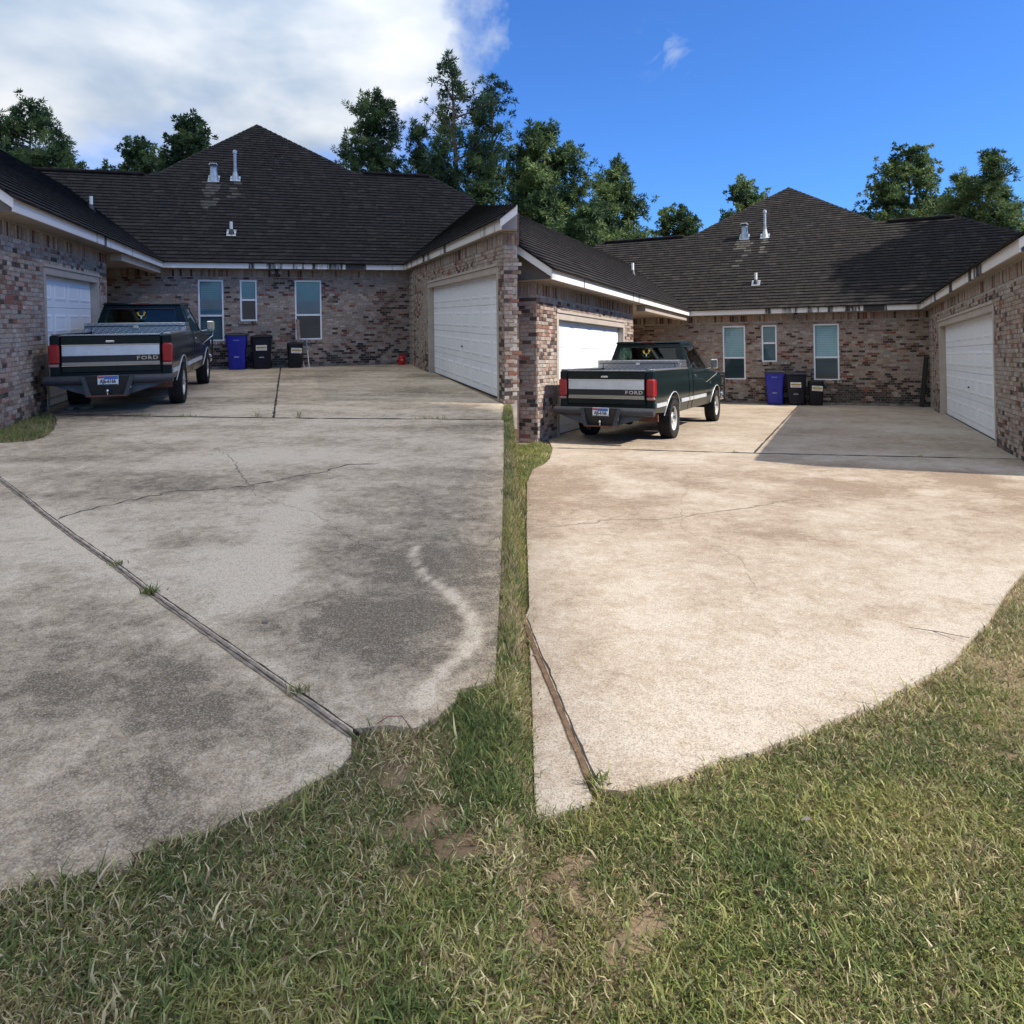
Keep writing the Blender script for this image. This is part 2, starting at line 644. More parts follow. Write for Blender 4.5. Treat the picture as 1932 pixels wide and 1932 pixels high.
def inside(px, py, poly):
    px = np.asarray(px)
    py = np.asarray(py)
    r = np.zeros(px.shape, bool)
    n = len(poly)
    for i in range(n):
        x0, y0 = poly[i]
        x1, y1 = poly[(i + 1) % n]
        if y0 == y1:
            continue
        c = (y0 > py) != (y1 > py)
        r ^= c & (px < (x1 - x0) * (py - y0) / (y1 - y0) + x0)
    return r


def area(p):
    return .5 * sum(p[i][0] * p[(i + 1) % len(p)][1] - p[(i + 1) % len(p)][0] * p[i][1] for i in range(len(p)))


def inset(p, d):
    if area(p) < 0:
        p = p[::-1]
    n = len(p)
    out = []
    for i in range(n):
        a, b, c = Vector(p[i - 1]), Vector(p[i]), Vector(p[(i + 1) % n])
        e1 = (b - a).normalized()
        e2 = (c - b).normalized()
        n1 = Vector((-e1.y, e1.x))
        n2 = Vector((-e2.y, e2.x))
        m = n1 + n2
        k = max(.35, 1 + n1.dot(n2))
        out.append(tuple(b + m * (d / k)))
    return out


def clip_cell(poly, x0, x1, y0, y1):
    for ax, v, sgn in ((0, x0, 1), (0, x1, -1), (1, y0, 1), (1, y1, -1)):
        out = []
        n = len(poly)
        for i in range(n):
            a, b = poly[i], poly[(i + 1) % n]
            ia, ib = (a[ax] - v) * sgn >= 0, (b[ax] - v) * sgn >= 0
            if ia:
                out.append(a)
            if ia != ib:
                t = (v - a[ax]) / (b[ax] - a[ax])
                out.append((a[0] + t * (b[0] - a[0]), a[1] + t * (b[1] - a[1])))
        poly = out
        if len(poly) < 3:
            return []
    return poly


def slab(name, poly, parent, material, stain, step=.08, lift=0., gap=.008):
    poly = inset(poly, gap)
    xs = [p[0] for p in poly]
    ys = [p[1] for p in poly]
    X0, X1, Y0, Y1 = min(xs), max(xs), min(ys), max(ys)
    ly = [Y0]
    while ly[-1] < Y1:
        ly.append(ly[-1] + max(step * .5, step * .28 * ly[-1]))
    ly[-1] = Y1
    fx = max(step, step * .35 * (Y0 + 2))
    lx = np.linspace(X0, X1, max(2, int((X1 - X0) / fx)))
    ly = np.array(ly)
    nxx, nyy = len(lx), len(ly)
    # which cells touch the outline
    touch = np.zeros((nyy - 1, nxx - 1), bool)
    n = len(poly)
    for i in range(n):
        a, b = np.array(poly[i]), np.array(poly[(i + 1) % n])
        k = int(np.linalg.norm(b - a) / (step * .1)) + 2
        q = a + (b - a) * np.linspace(0, 1, k)[:, None]
        ix = np.clip(np.searchsorted(lx, q[:, 0]) - 1, 0, nxx - 2)
        iy = np.clip(np.searchsorted(ly, q[:, 1]) - 1, 0, nyy - 2)
        for dx in (-1e-9, 1e-9):
            touch[iy, ix] = True
    cx = (lx[1:] + lx[:-1]) / 2
    cy = (ly[1:] + ly[:-1]) / 2
    CX, CY = np.meshgrid(cx, cy)
    ins = inside(CX, CY, poly)
    V, FC, ids = [], [], {}

    def vid(x, y):
        k = (round(x, 5), round(y, 5))
        if k not in ids:
            ids[k] = len(V)
            V.append((x, y))
        return ids[k]
    for j in range(nyy - 1):
        for i in range(nxx - 1):
            if touch[j, i]:
                c = clip_cell(poly, lx[i], lx[i + 1], ly[j], ly[j + 1])
                if len(c) >= 3:
                    f = []
                    for q in c:
                        v = vid(*q)
                        if v not in f:
                            f.append(v)
                    if len(f) >= 3:
                        FC.append(f)
            elif ins[j, i]:
                FC.append([vid(lx[i], ly[j]), vid(lx[i + 1], ly[j]), vid(lx[i + 1], ly[j + 1]), vid(lx[i], ly[j + 1])])
    V = np.array(V)
    z = gz(V[:, 0], V[:, 1]) + lift
    vs = np.column_stack([V, z])
    # skirt
    base = len(vs)
    dense = []
    for i in range(n):
        a, b = np.array(poly[i]), np.array(poly[(i + 1) % n])
        k = max(1, int(np.linalg.norm(b - a) / .3))
        for t in range(k):
            dense.append(a + (b - a) * t / k)
    dense = np.array(dense)
    zz = gz(dense[:, 0], dense[:, 1]) + lift
    sk = np.vstack([np.column_stack([dense, zz]), np.column_stack([dense, zz - .1])])
    m = len(dense)
    fs = FC + [[base + i, base + (i + 1) % m, base + m + (i + 1) % m, base + m + i] for i in range(m)]
    allv = np.vstack([vs, sk])
    me = bpy.data.meshes.new(name)
    me.from_pydata(allv.tolist(), [], fs)
    me.materials.append(material)
    a = me.attributes.new('stain', 'FLOAT', 'POINT')
    a.data.foreach_set('value', stain(allv[:, 0], allv[:, 1]).astype(np.float32))
    me.update()
    return link(name, me, parent)


def mat_concrete(name, clean, dirty, deep, spk, speck_dark):
    m = bpy.data.materials.new(name)
    m.use_nodes = True
    t = m.node_tree
    b = t.nodes['Principled BSDF']
    b.inputs['Roughness'].default_value = .92
    b.inputs['Specular IOR Level'].default_value = .25
    g = N(t, 'ShaderNodeNewGeometry')
    P = g.outputs['Position']
    at_ = N(t, 'ShaderNodeAttribute', attribute_name='stain')
    n1 = noise(t, P, 2.1, 8, .68, .3)
    n2 = noise(t, P, 17., 5, .7)
    n3 = noise(t, P, 95., 3, .6)
    n4 = noise(t, P, 240., 2, .5)
    s = math_(t, 'ADD', at_.outputs['Fac'], math_(t, 'MULTIPLY_ADD', n1, 1.1, -.55))
    s = math_(t, 'ADD', s, math_(t, 'MULTIPLY_ADD', n2, .9, -.45))
    s = math_(t, 'ADD', s, math_(t, 'MULTIPLY_ADD', n3, .5, -.25))
    n5 = noise(t, P, 5.5, 9, .75, .6)
    s = math_(t, 'ADD', s, math_(t, 'MULTIPLY_ADD', n5, 1.9, -.95))
    c = ramp(t, s, [(.10, clean), (.52, dirty), (1., deep)])
    vo = N(t, 'ShaderNodeTexVoronoi', feature='F1')
    vo.inputs['Scale'].default_value = 165.
    L(t, P, vo.inputs['Vector'])
    wn = N(t, 'ShaderNodeSeparateColor')
    L(t, vo.outputs['Color'], wn.inputs[0])
    c = mixc(t, math_(t, 'MULTIPLY', ramp(t, wn.outputs[0], [(.62, 0.), (.68, 1.)]), spk), c, (.66, .58, .48))
    c = mixc(t, math_(t, 'MULTIPLY', ramp(t, wn.outputs[1], [(.70, 0.), (.76, 1.)]), speck_dark), c, (.10, .085, .075))
    c = mixc(t, math_(t, 'MULTIPLY', ramp(t, n4, [(.58, 0.), (.68, 1.)]), speck_dark), c, (.09, .075, .065))
    L(t, c, b.inputs['Base Color'])
    bp = N(t, 'ShaderNodeBump', ins={'Strength': .8, 'Distance': .0035})
    L(t, math_(t, 'ADD', n3, math_(t, 'MULTIPLY', n4, .6)), bp.inputs['Height'])
    L(t, bp.outputs[0], b.inputs['Normal'])
    return m


CONC_A = mat_concrete('concrete_mildewed', (.66, .545, .395), (.45, .352, .237), (.165, .125, .076), .32, .40)
CONC_B = mat_concrete('concrete_washed', (.46, .395, .315), (.37, .295, .215), (.225, .16, .105), .22, .42)


def stain_a(x, y):
    s = .46 + 1.05 * (fbm(x, y, .55, 5) - .5) + .7 * (fbm(x * .5 + y, y * 1.7, 1.3, 3) - .5)
    s = s - .34 * np.exp(-(seg_dist(x, y, F['boardA']) / .16) ** 2)
    s = s + .22 * np.exp(-((seg_dist(x, y, [(-2.2, 3.0), (-1.75, 3.35), (-1.2, 2.75)]) - .0) / .42) ** 2)
    s = s - .95 * np.exp(-(seg_dist(x, y, F['streakA']) / (.028 + .012 * vnoise(x, y, 3.))) ** 2)
    s = s - .40 * np.exp(-(np.hypot(x + .40, y - 3.2) / .17) ** 2)
    s = s - .55 * np.exp(-(seg_dist(x, y, F['patchA']) / .11) ** 2)
    s = s - .55 * np.exp(-(seg_dist(x, y, F['streakA2']) / (.14 + .16 * vnoise(x, y, 2.))) ** 2)
    s = s + .26 * np.exp(-(np.hypot(x + .75, (y - 4.0) * .8) / .55) ** 2)
    s = s + .25 * np.exp(-(np.hypot((x + .95) * .7, y - 5.0) / .35) ** 2)
    s = s - .25 * np.exp(-(np.hypot((x + 3.1) * .5, y - 8.2) / .5) ** 2)
    s = s + .2 * np.clip((y - 13) / 9, 0, 1) * (fbm(x, y, .9, 3) * 1.6 - .2)
    return s


def stain_b(x, y):
    s = .28 + 1.1 * (fbm(x + 40, y, .45, 5) - .5) + .5 * (fbm(x, y + 30, 2.2, 3) - .5)
    s = s + .85 * np.exp(-((y - 9.4) / 2.2) ** 2) * (fbm(x + 3, y, 1.1, 4) * 1.8 - .35)
    s = s + .35 * np.exp(-(seg_dist(x, y, [(2.4, 4.7), (2.75, 5.4), (2.9, 6.3), (2.2, 6.9)]) / .22) ** 2) * vnoise(x, y, 6.) * 1.3
    s = s - .15 * np.exp(-((y - 3.) / 1.) ** 2)
    s = s + .22 * np.clip((y - 11) / 6, 0, 1)
    return s


HA = dict(zft=3.47, zfb=3.26, XL=3.015, XR=4.536, ov=.46, m=.77, dv=3.53, zlL=6.93, zlR=7.50, xl1=-9.6, xl2=-4.16, xr1=3.55, xr2=6.50, xa=-.51, za=10.01,
          w=((-2.083, -1.317, .906, 2.903, 1.742), (-.808, -.286, 1.558, 2.903, 2.251), (.917, 1.779, .906, 2.903, 1.742)),
          xw=4.70, ys=1.39, dR=(-4.15, -11.75, 8), fR=-12.1, dL=(-6.40, -10.2, 4), bL=-5.62, fL=-12.6, zd=2.62,
          v1=(-1.905, 4.362), v2=(-1.152, 4.421), v3=(-1.101, 1.329), vL=(-5.02, -.25), flood=.36)
HB = dict(zft=3.35, zfb=3.14, XL=3.095, XR=4.206, ov=.47, m=.694, dv=3.55, zlL=6.86, zlR=6.86, xl1=-8.016, xl2=-4.15, xr1=3.489, xr2=5.955, xa=-.18, za=9.372,
          w=((-2.013, -1.235, .828, 2.756, 1.612), (-.678, -.176, 1.463, 2.756, 2.124), (1.014, 1.816, .828, 2.756, 1.612)),
          xw=4.42, ys=1.56, dR=(-3.21, -11.2, 8), fR=-14.0, dL=(-7.585, -12.73, 4), bL=-6.62, fL=-13.8, zd=2.58,
          v1=(-1.686, 4.639), v2=(-.877, 4.602), v3=(-.936, 1.395), vL=(-5.0, -1.2), flood=.47)

# driveway outlines in plan
bA = F['boardA']
bA_ext = [(-6.95, 9.08)] + bA
eA = F['edgeA']
slabsA = []
crossA = (hw('A', .42, .1), (-3.975, 11.92))
slabsA.append([hw('A', -6.0, .1), crossA[0], crossA[1], (-6.029, 12.222), (-7.991, 12.53), (-8.567, 12.766), hw('A', -3.75, -10.9), hw('A', -3.75, -5.5), hw('A', -6.0, -5.5)])
slabsA.append([crossA[0], hw('A', 4.95, .1), hw('A', 4.66, -12.2), (-0.154, 11.526), (-0.359, 11.537), crossA[1]])
slabsA.append([F['sjA'][1], F['sjA'][2], crossA[1], F['sjA'][4], F['sjA'][5]] + F['vergeL'][::-1] + eA[:16:-1] + bA[::-1] + [(-6.95, 9.08)] + F['patchGA'])
slabsA.append(bA_ext + [(-.612, 2.774)] + eA[15::-1] + [(-2.2, 1.86), (-9., 1.2), (-11., 9.5), (-8.2, 10.2)])
crossB = (hw('B', .55, .1), (4.13, 12.22))
slabsB = []
slabsB.append([hw('B', -6.0, .1), crossB[0], crossB[1], F['sjB'][1], F['sjB'][0], hw('B', -3.52, -13.35), hw('B', -3.9, -13.0), hw('B', -3.9, -6.5), hw('B', -6.0, -6.5)])
slabsB.append([crossB[0], hw('B', 4.7, .1), hw('B', 4.7, -13.9), F['sjB'][4], F['sjB'][3], crossB[1]])
slabsB.append(F['vergeR'] + F['boardB'] + F['edgeB'][5:] + [(6.5, 8.1), (9.3, 10.9), F['sjB'][4], F['sjB'][3], crossB[1], F['sjB'][1], F['sjB'][0]])
slabsB.append([(.095, 4.35), (.085, 3.312), (.075, 2.71), (.08, 2.56)] + F['edgeB'][2:5] + [(.312, 2.70)] + F['boardB'][::-1][1:])


def ribbon(name, pts, width, material, parent, lift=.004, jitter=0., seed=1, taper=True, thick=0., sub=.06):
    rn = random.Random(seed)
    q = []
    for (x0, y0), (x1, y1) in zip(pts[:-1], pts[1:]):
        k = max(1, int(math.hypot(x1 - x0, y1 - y0) / sub))
        for i in range(k):
            t = i / k
            q.append((x0 + (x1 - x0) * t + rn.gauss(0, jitter), y0 + (y1 - y0) * t + rn.gauss(0, jitter)))
    q.append(pts[-1])
    vs, fs = [], []
    for i, (x, y) in enumerate(q):
        a, b = q[max(i - 1, 0)], q[min(i + 1, len(q) - 1)]
        d = Vector((b[0] - a[0], b[1] - a[1])).normalized()
        w = width * .5 * (rn.uniform(.35, 1.2) if taper else 1)
        if taper and (i == 0 or i == len(q) - 1):
            w *= .2
        for s in (-1, 1):
            X_, Y_ = x - d.y * w * s, y + d.x * w * s
            vs.append((X_, Y_, float(gz(X_, Y_)) + lift))
    n = len(q)
    for i in range(n - 1):
        fs.append((2 * i, 2 * i + 2, 2 * i + 3, 2 * i + 1))
    if thick:
        b = len(vs)
        vs += [(x, y, z - thick) for x, y, z in vs]
        for i in range(n - 1):
            fs += [(2 * i, b + 2 * i, b + 2 * i + 2, 2 * i + 2), (2 * i + 1, 2 * i + 3, b + 2 * i + 3, b + 2 * i + 1)]
        fs += [(0, 1, b + 1, b), (2 * n - 2, b + 2 * n - 2, b + 2 * n - 1, 2 * n - 1)]
    mb = MB().add(vs, fs)
    return mb.build(name, material, parent)


CRACK = mat('crack_shadow_dirt', (.10, .082, .068), .98, var=.4, vscale=30)
CRACKB = mat('crack_dirt_light', (.20, .15, .105), .98, var=.4, vscale=30)


def driveway(k, slabs, material, stain, label):
    root = bpy.data.objects.new('driveway', None)
    COL.objects.link(root)
    tag(root, label, kind='structure')
    lifts = [.0, -.004, .003, -.003]
    for s, lf in zip(slabs, lifts):
        slab('concrete_slab', s, root, material, stain, lift=lf, gap=.011, step=(.03 if k == 'A' else .05))
    dirt = MB()
    for s in slabs[:]:
        pass
    c = CRACK if k == 'A' else CRACKB
    for i, n in enumerate(('crack%s0' % k, 'crack%s1' % k, 'crack%s2' % k)):
        ribbon('crack', F[n], (.036, .010, .005)[i] * (1 if k == 'A' else .85), c, root, .0045, .016, i)
    ribbon('score_line', F['tj' + k], .018, c, root, .0025, .004, 5)
    for i, q in enumerate(((slabsA if k == 'A' else slabsB),)):
        ribbon('joint_line', F['sj' + k][(1 if k == 'A' else 0):], .10, DARKGAP, root, .006, .004, 21, sub=.15)
        cr = crossA if k == 'A' else crossB
        ribbon('joint_line', [cr[0], cr[1]], .045, DARKGAP, root, .006, .004, 22, sub=.15)
    b = F['board' + k]
    if k == 'A':
        for off, wdt, mt_ in ((-.017, .014, WOODG), (.004, .018, WOODG), (.024, .010, DARKGAP)):
            p = []
            for i, q in enumerate(bA_ext):
                a, e = bA_ext[max(i - 1, 0)], bA_ext[min(i + 1, len(bA_ext) - 1)]
                d = Vector((e[0] - a[0], e[1] - a[1])).normalized()
                p.append((q[0] - d.y * off, q[1] + d.x * off))
            ribbon('joint_board', p, wdt, mt_, root, .0042 if mt_ is WOODG else .0036, .0012, 9 + int(off * 1000), taper=True, thick=.03)
    else:
        p = [(q[0] - .004, q[1]) for q in b]
        ribbon('joint_board', p, .024, WOODB, root, .0042, .0012, 9, taper=False, thick=.03)
        ribbon('joint_board', [(q[0] + .02, q[1]) for q in b], .012, DARKGAP, root, .0045, .0025, 10, taper=True)
    return root


drA = driveway('A', slabsA, CONC_A, stain_a, 'stained grey concrete driveway with mildew and a pale curved streak')
drB = driveway('B', slabsB, CONC_B, stain_b, 'washed tan concrete driveway lit by the sun')
CONCRETE = slabsA + slabsB

# ------------------------------------------------------------------ houses
BLEN, BH, JT, COURSE = .178, .066, .011, .077
BRICK_MESH = []
for i in range(8):
    mb = MB().bbox((-BLEN / 2, -.014, -BH / 2), (BLEN / 2, .03, BH / 2), .004)
    BRICK_MESH.append(mb.mesh('brick', BRICK[i]))
for i in (8, 9):
    BRICK_MESH.append(MB().bbox((-BLEN / 2, -.014, -BH / 2), (BLEN / 2, .03, BH / 2), .004).mesh('brick', BRICK[i]))


def to_px(p):
    d = p - Vector((0, 0, EYE))
    if d.y < .5:
        return None
    return (966 + 1350 * d.x / d.y, 640 - 1350 * d.z / d.y, d.length)


def brick_wall(k, rn, parent, frame, width, height, openings, pool, rest, seam=None, mild=0., soldier=True, name='wall', mild_fn=None, clip=None):
    us = sorted({0, width, *[o[0] for o in openings], *[o[1] for o in openings]})
    zs = sorted({-.5, height + .04, *[o[2] for o in openings], *[o[3] for o in openings]})
    mb = MB()

    def hole(u, z):
        return any(o[0] < u < o[1] and o[2] < z < o[3] for o in openings)
    for a, b in zip(us[:-1], us[1:]):
        for c, d in zip(zs[:-1], zs[1:]):
            if not hole((a + b) / 2, (c + d) / 2):
                mb.quad((a, 0, c), (b, 0, c), (b, 0, d), (a, 0, d))
    for u0, u1, z0, z1 in openings:
        mb.quad((u0, 0, z0), (u0, .2, z0), (u0, .2, z1), (u0, 0, z1))
        mb.quad((u1, 0, z0), (u1, .2, z0), (u1, .2, z1), (u1, 0, z1))
        mb.quad((u0, 0, z1), (u0, .2, z1), (u1, .2, z1), (u1, 0, z1))
        if z0 > .1:
            mb.quad((u0, 0, z0), (u0, .2, z0), (u1, .2, z0), (u1, 0, z0))
    me_ = mb.mesh(name, MORTAR, fix=False)
    if clip is not None:
        fi = frame.inverted()
        cut(me_, (fi @ clip[0], fi.to_3x3() @ clip[1]))
    w = link(name, me_, parent, frame)
    hs = height - (.235 if soldier else 0)
    W = PM[k] @ frame
    nrm = W.to_3x3() @ Vector((0, -1, 0))
    items = []
    row = 0
    z = 0.
    while z + BH * .6 < hs:
        z1 = min(z + BH, hs - .004)
        spans = [(0, width)]
        for o in openings:
            if z1 > o[2] + .01 and z < o[3] - .01:
                ns = []
                for a, b in spans:
                    if o[1] <= a or o[0] >= b:
                        ns.append((a, b))
                    else:
                        if o[0] - a > .04:
                            ns.append((a, o[0]))
                        if b - o[1] > .04:
                            ns.append((o[1], b))
                spans = ns
        for a, b in spans:
            u = -(BLEN + JT) * (.5 * (row % 2) + (.06 * ((row * 7) % 5 - 2)))
            while u < b:
                u0, u1 = max(u, a), min(u + BLEN, b)
                if u1 - u0 > .03:
                    items.append((u0, u1, z, z1))
                u += BLEN + JT
        row += 1
        z += COURSE
    if soldier:
        u = 0.
        while u < width:
            u1 = min(u + BH, width)
            if u1 - u > .02:
                items.append((u, u1, hs + .008, height - .006))
            u += BH + JT
    for u0, u1, z0, z1 in items:
        c = Vector(((u0 + u1) / 2, 0, (z0 + z1) / 2))
        p = W @ c
        if seam and not seam(p):
            continue
        drift = float(vnoise(np.array([c.x * .9 + (31 if k == 'B' else 4)]), np.array([c.z * 1.4 + c.x * .2]), 1.)[0]) - .5
        mi = rn.choices(range(8), [b * max(.15, 1 + q * drift * 2.2) for b, q in zip(BW, (.2, .8, 1.2, .5, -1, -1.1, -.9, -.3))])[0]
        mm = mild * (1.25 - c.z / .75) if mild else 0
        if mild_fn:
            mm += mild_fn(c)
        cell = vnoise(np.array([c.x * 2.2 + (17 if k == 'B' else 0)]), np.array([c.z * 4.]), 1.)[0]
        if rn.random() < mm * (cell * 1.6):
            mi = 8 if rn.random() < .55 else 9
        full = abs(u1 - u0 - BLEN) < .004 and abs(z1 - z0 - BH) < .004
        q = to_px(p)
        size = 0
        if q and -5 < q[0] < 1937 and 0 < q[1] < 1932 and full:
            view = (Vector((0, 0, EYE)) - p).normalized()
            size = max(0, nrm.dot(view)) / q[2] ** 2
            # behind the parked truck nothing of it is seen
            tr = (90, 330, 575, 770) if k == 'A' else (1050, 1370, 655, 850)
            if tr[0] < q[0] < tr[1] and tr[2] < q[1] < tr[3]:
                size *= .05
        dep = -.010 - rn.random() * .008
        pool.append((size, w, frame, u0, u1, z0, z1, mi, dep))
    return w


def finish_bricks(parent, pool):
    pool.sort(key=lambda t: -t[0])
    mb = MB()
    n = 0
    for size, w, frame, u0, u1, z0, z1, mi, dep in pool:
        if size > 0 and n < 300:
            o = bpy.data.objects.new('brick', BRICK_MESH[mi])
            COL.objects.link(o)
            o.parent = w
            o.matrix_local = Matrix.Translation(((u0 + u1) / 2, dep + .014, (z0 + z1) / 2))
            n += 1
        else:
            vs = [frame @ Vector(p) for p in ((u0, dep, z0), (u1, dep, z0), (u1, dep, z1), (u0, dep, z1), (u0, .01, z0), (u1, .01, z0), (u1, .01, z1), (u0, .01, z1))]
            mb.add(vs, ((0, 1, 2, 3), (0, 4, 5, 1), (1, 5, 6, 2), (2, 6, 7, 3), (3, 7, 4, 0)), mi)
    mb.build('brick_courses', BRICK, parent, fix=False, kind='stuff')


def roof_frame(O, U, V):
    U = Vector(U).normalized()
    V = Vector(V).normalized()
    return Vector(O), U, V, U.cross(V).normalized()


TAB_W = (.17, .22, .27, .32)
TAB_E, TAB_H = .21, .044
TAB_MESH = {}


def tab_mesh(wi, mi):
    if (wi, mi) not in TAB_MESH:
        w, e, h = TAB_W[wi], TAB_E * 1.02, TAB_H
        mb = MB().add([(0, 0, h), (w, 0, h), (w, e, .014), (0, e, .014), (0, 0, 0), (w, 0, 0)], ((0, 1, 2, 3), (4, 5, 1, 0), (4, 0, 3), (5, 2, 1)))
        TAB_MESH[wi, mi] = mb.mesh('shingle', (SHING + [SHING_STREAK])[mi], fix=False)
    return TAB_MESH[wi, mi]


def shingle(k, pool, base, O, U, V, poly, rn, keep=None, streak=None):
    O, U, V, n = roof_frame(O, U, V)
    if n.z < 0:
        n = -n
    base.poly([O + U * a + V * b for a, b in poly])
    v0, v1 = min(p[1] for p in poly), max(p[1] for p in poly)
    v = v0
    eye = Vector((0, 0, EYE))
    wn = PM[k].to_3x3() @ n
    while v < v1:
        vm_ = min(v + TAB_E * .5, v1 - .01)
        xs = []
        m = len(poly)
        for i in range(m):
            (a0, b0), (a1, b1) = poly[i], poly[(i + 1) % m]
            if (b0 > vm_) != (b1 > vm_):
                xs.append(a0 + (vm_ - b0) * (a1 - a0) / (b1 - b0))
        xs.sort()
        for a, b in zip(xs[::2], xs[1::2]):
            u = a - rn.random() * .26
            while u < b:
                wi = rn.randrange(4)
                wd_ = TAB_W[wi]
                full = u >= a and u + wd_ <= b
                u0, u1 = max(u, a), min(u + wd_, b)
                u += wd_ + .006
                if u1 - u0 < .02:
                    continue
                c = O + U * ((u0 + u1) / 2) + V * vm_
                if keep and not keep(c):
                    continue
                mi = rn.choices((0, 1, 2, 3), (.40, .34, .19, .07))[0]
                nn = vnoise(np.array([c.x * .5 + 3]), np.array([c.y * .5 + c.z]), 1.)[0]
                if nn > .6 and rn.random() < .4:
                    mi = min(3, mi + 1)
                if streak and streak((u0 + u1) / 2, vm_, rn):
                    mi = 4
                size = 0
                if full:
                    p = PM[k] @ c
                    q = to_px(p)
                    if q and 0 < q[0] < 1932 and 0 < q[1] < 1932:
                        size = max(0., wn.dot((eye - p).normalized())) * wd_ / q[2] ** 2
                pool.append((size, u0, u1, v, wi, mi, O, U, V, n, c))
        v += TAB_E


def finish_shingles(roof, pool, clip):
    pool.sort(key=lambda t: -t[0])
    mb = MB()
    cnt = 0
    for size, u0, u1, v, wi, mi, O, U, V, n, c in pool:
        inside_ = (c - clip[0]).dot(clip[1]) < -.3
        if size > 0 and cnt < 300 and inside_:
            p = O + U * u0 + V * v
            M = Matrix(((U.x, V.x, n.x, p.x), (U.y, V.y, n.y, p.y), (U.z, V.z, n.z, p.z), (0, 0, 0, 1)))
            o = bpy.data.objects.new('shingle', tab_mesh(wi, mi))
            COL.objects.link(o)
            o.parent = roof
            o.matrix_local = M
            cnt += 1
        else:
            e, h = TAB_E * 1.02, TAB_H
            mb.add([O + U * u0 + V * v + n * h, O + U * u1 + V * v + n * h, O + U * u1 + V * (v + e) + n * .014, O + U * u0 + V * (v + e) + n * .014, O + U * u0 + V * v, O + U * u1 + V * v],
                   ((0, 1, 2, 3), (4, 5, 1, 0), (4, 0, 3), (5, 2, 1)), mi)
    mb.build('shingle_courses', SHING + [SHING_STREAK], roof, fix=False, kind='stuff', clip=clip)


def cap_strip(mb, a, b, w=.13, h=.05):
    a, b = Vector(a), Vector(b)
    d = b - a
    n = max(1, int(d.length / .28))
    x = d.normalized()
    s = x.cross(Vector((0, 0, 1))).normalized()
    up = s.cross(x).normalized()
    for i in range(n):
        p, q = a + d * (i / n), a + d * ((i + 1.12) / n)
        l = h + .012
        mb.add([p + s * w - up * .05, p + up * l, p - s * w - up * .05, q + s * w - up * .06, q + up * (l - .02), q - s * w - up * .06],
               ((0, 1, 4, 3), (1, 2, 5, 4), (0, 2, 1), (3, 4, 5)), (i * 7) % 4)


def door_unit(house, frame, u0, u1, zd, cols, dent=False):
    """garage door with frame, four sections and embossed panels, in a wall's own axes"""
    fr = MB()
    fr.box((u0 - .02, -.022, 0), (u0 + .10, .17, zd + .02))
    fr.box((u1 - .10, -.022, 0), (u1 + .02, .17, zd + .02))
    fr.box((u0 + .10, -.022, zd - .115), (u1 - .10, .17, zd + .02))
    fr.box((u0 - .05, -.045, zd + .022), (u1 + .05, .02, zd + .075))
    fr.build('door_frame', TRIM, house, frame)
    a, b = u0 + .10, u1 - .10
    d = MB()
    sec = (zd - .10) / 4
    d.box((a + .002, .158, .012), (b - .002, .178, .012 + 4 * sec - .010))
    door = d.build('garage_door', DOORW, house, frame)
    for i in range(4):
        MB().bbox((a + .004, .135, .012 + i * sec), (b - .004, .157, .012 + (i + 1) * sec - .008), .006).build('door_section', DOORW, door)
    cw = (b - a) / cols
    pm = MB()
    w, h = cw * .82, sec * .60
    bv = .05
    # a pressed panel: sloping rim and a flat raised field
    pm.add([(-w / 2, 0, -h / 2), (w / 2, 0, -h / 2), (w / 2, 0, h / 2), (-w / 2, 0, h / 2),
            (-w / 2 + bv, -.012, -h / 2 + bv), (w / 2 - bv, -.012, -h / 2 + bv), (w / 2 - bv, -.012, h / 2 - bv), (-w / 2 + bv, -.012, h / 2 - bv),
            (-w / 2 + bv * 1.7, -.004, -h / 2 + bv * 1.7), (w / 2 - bv * 1.7, -.004, -h / 2 + bv * 1.7), (w / 2 - bv * 1.7, -.004, h / 2 - bv * 1.7), (-w / 2 + bv * 1.7, -.004, h / 2 - bv * 1.7)],
           [(i, (i + 1) % 4, 4 + (i + 1) % 4, 4 + i) for i in range(4)] + [(4 + i, 4 + (i + 1) % 4, 8 + (i + 1) % 4, 8 + i) for i in range(4)] + [(8, 9, 10, 11)])
    pme = pm.mesh('panel', DOORW)
    for i in range(4):
        for j in range(cols):
            link('panel', pme, door, Matrix.Translation((a + cw * (j + .5), .1345, .012 + sec * (i + .5))))
    hb = MB().bbox((-.05, -.03, -.015), (.05, 0, .015), .005).build('handle', BLACKP, door, Matrix.Translation(((a + b) / 2, .134, .012 + sec * 1.45)))
    sl = MB().box((a, .12, -.01), (b, .18, .013)).build('rubber_seal', BLACKP, door)
    return door


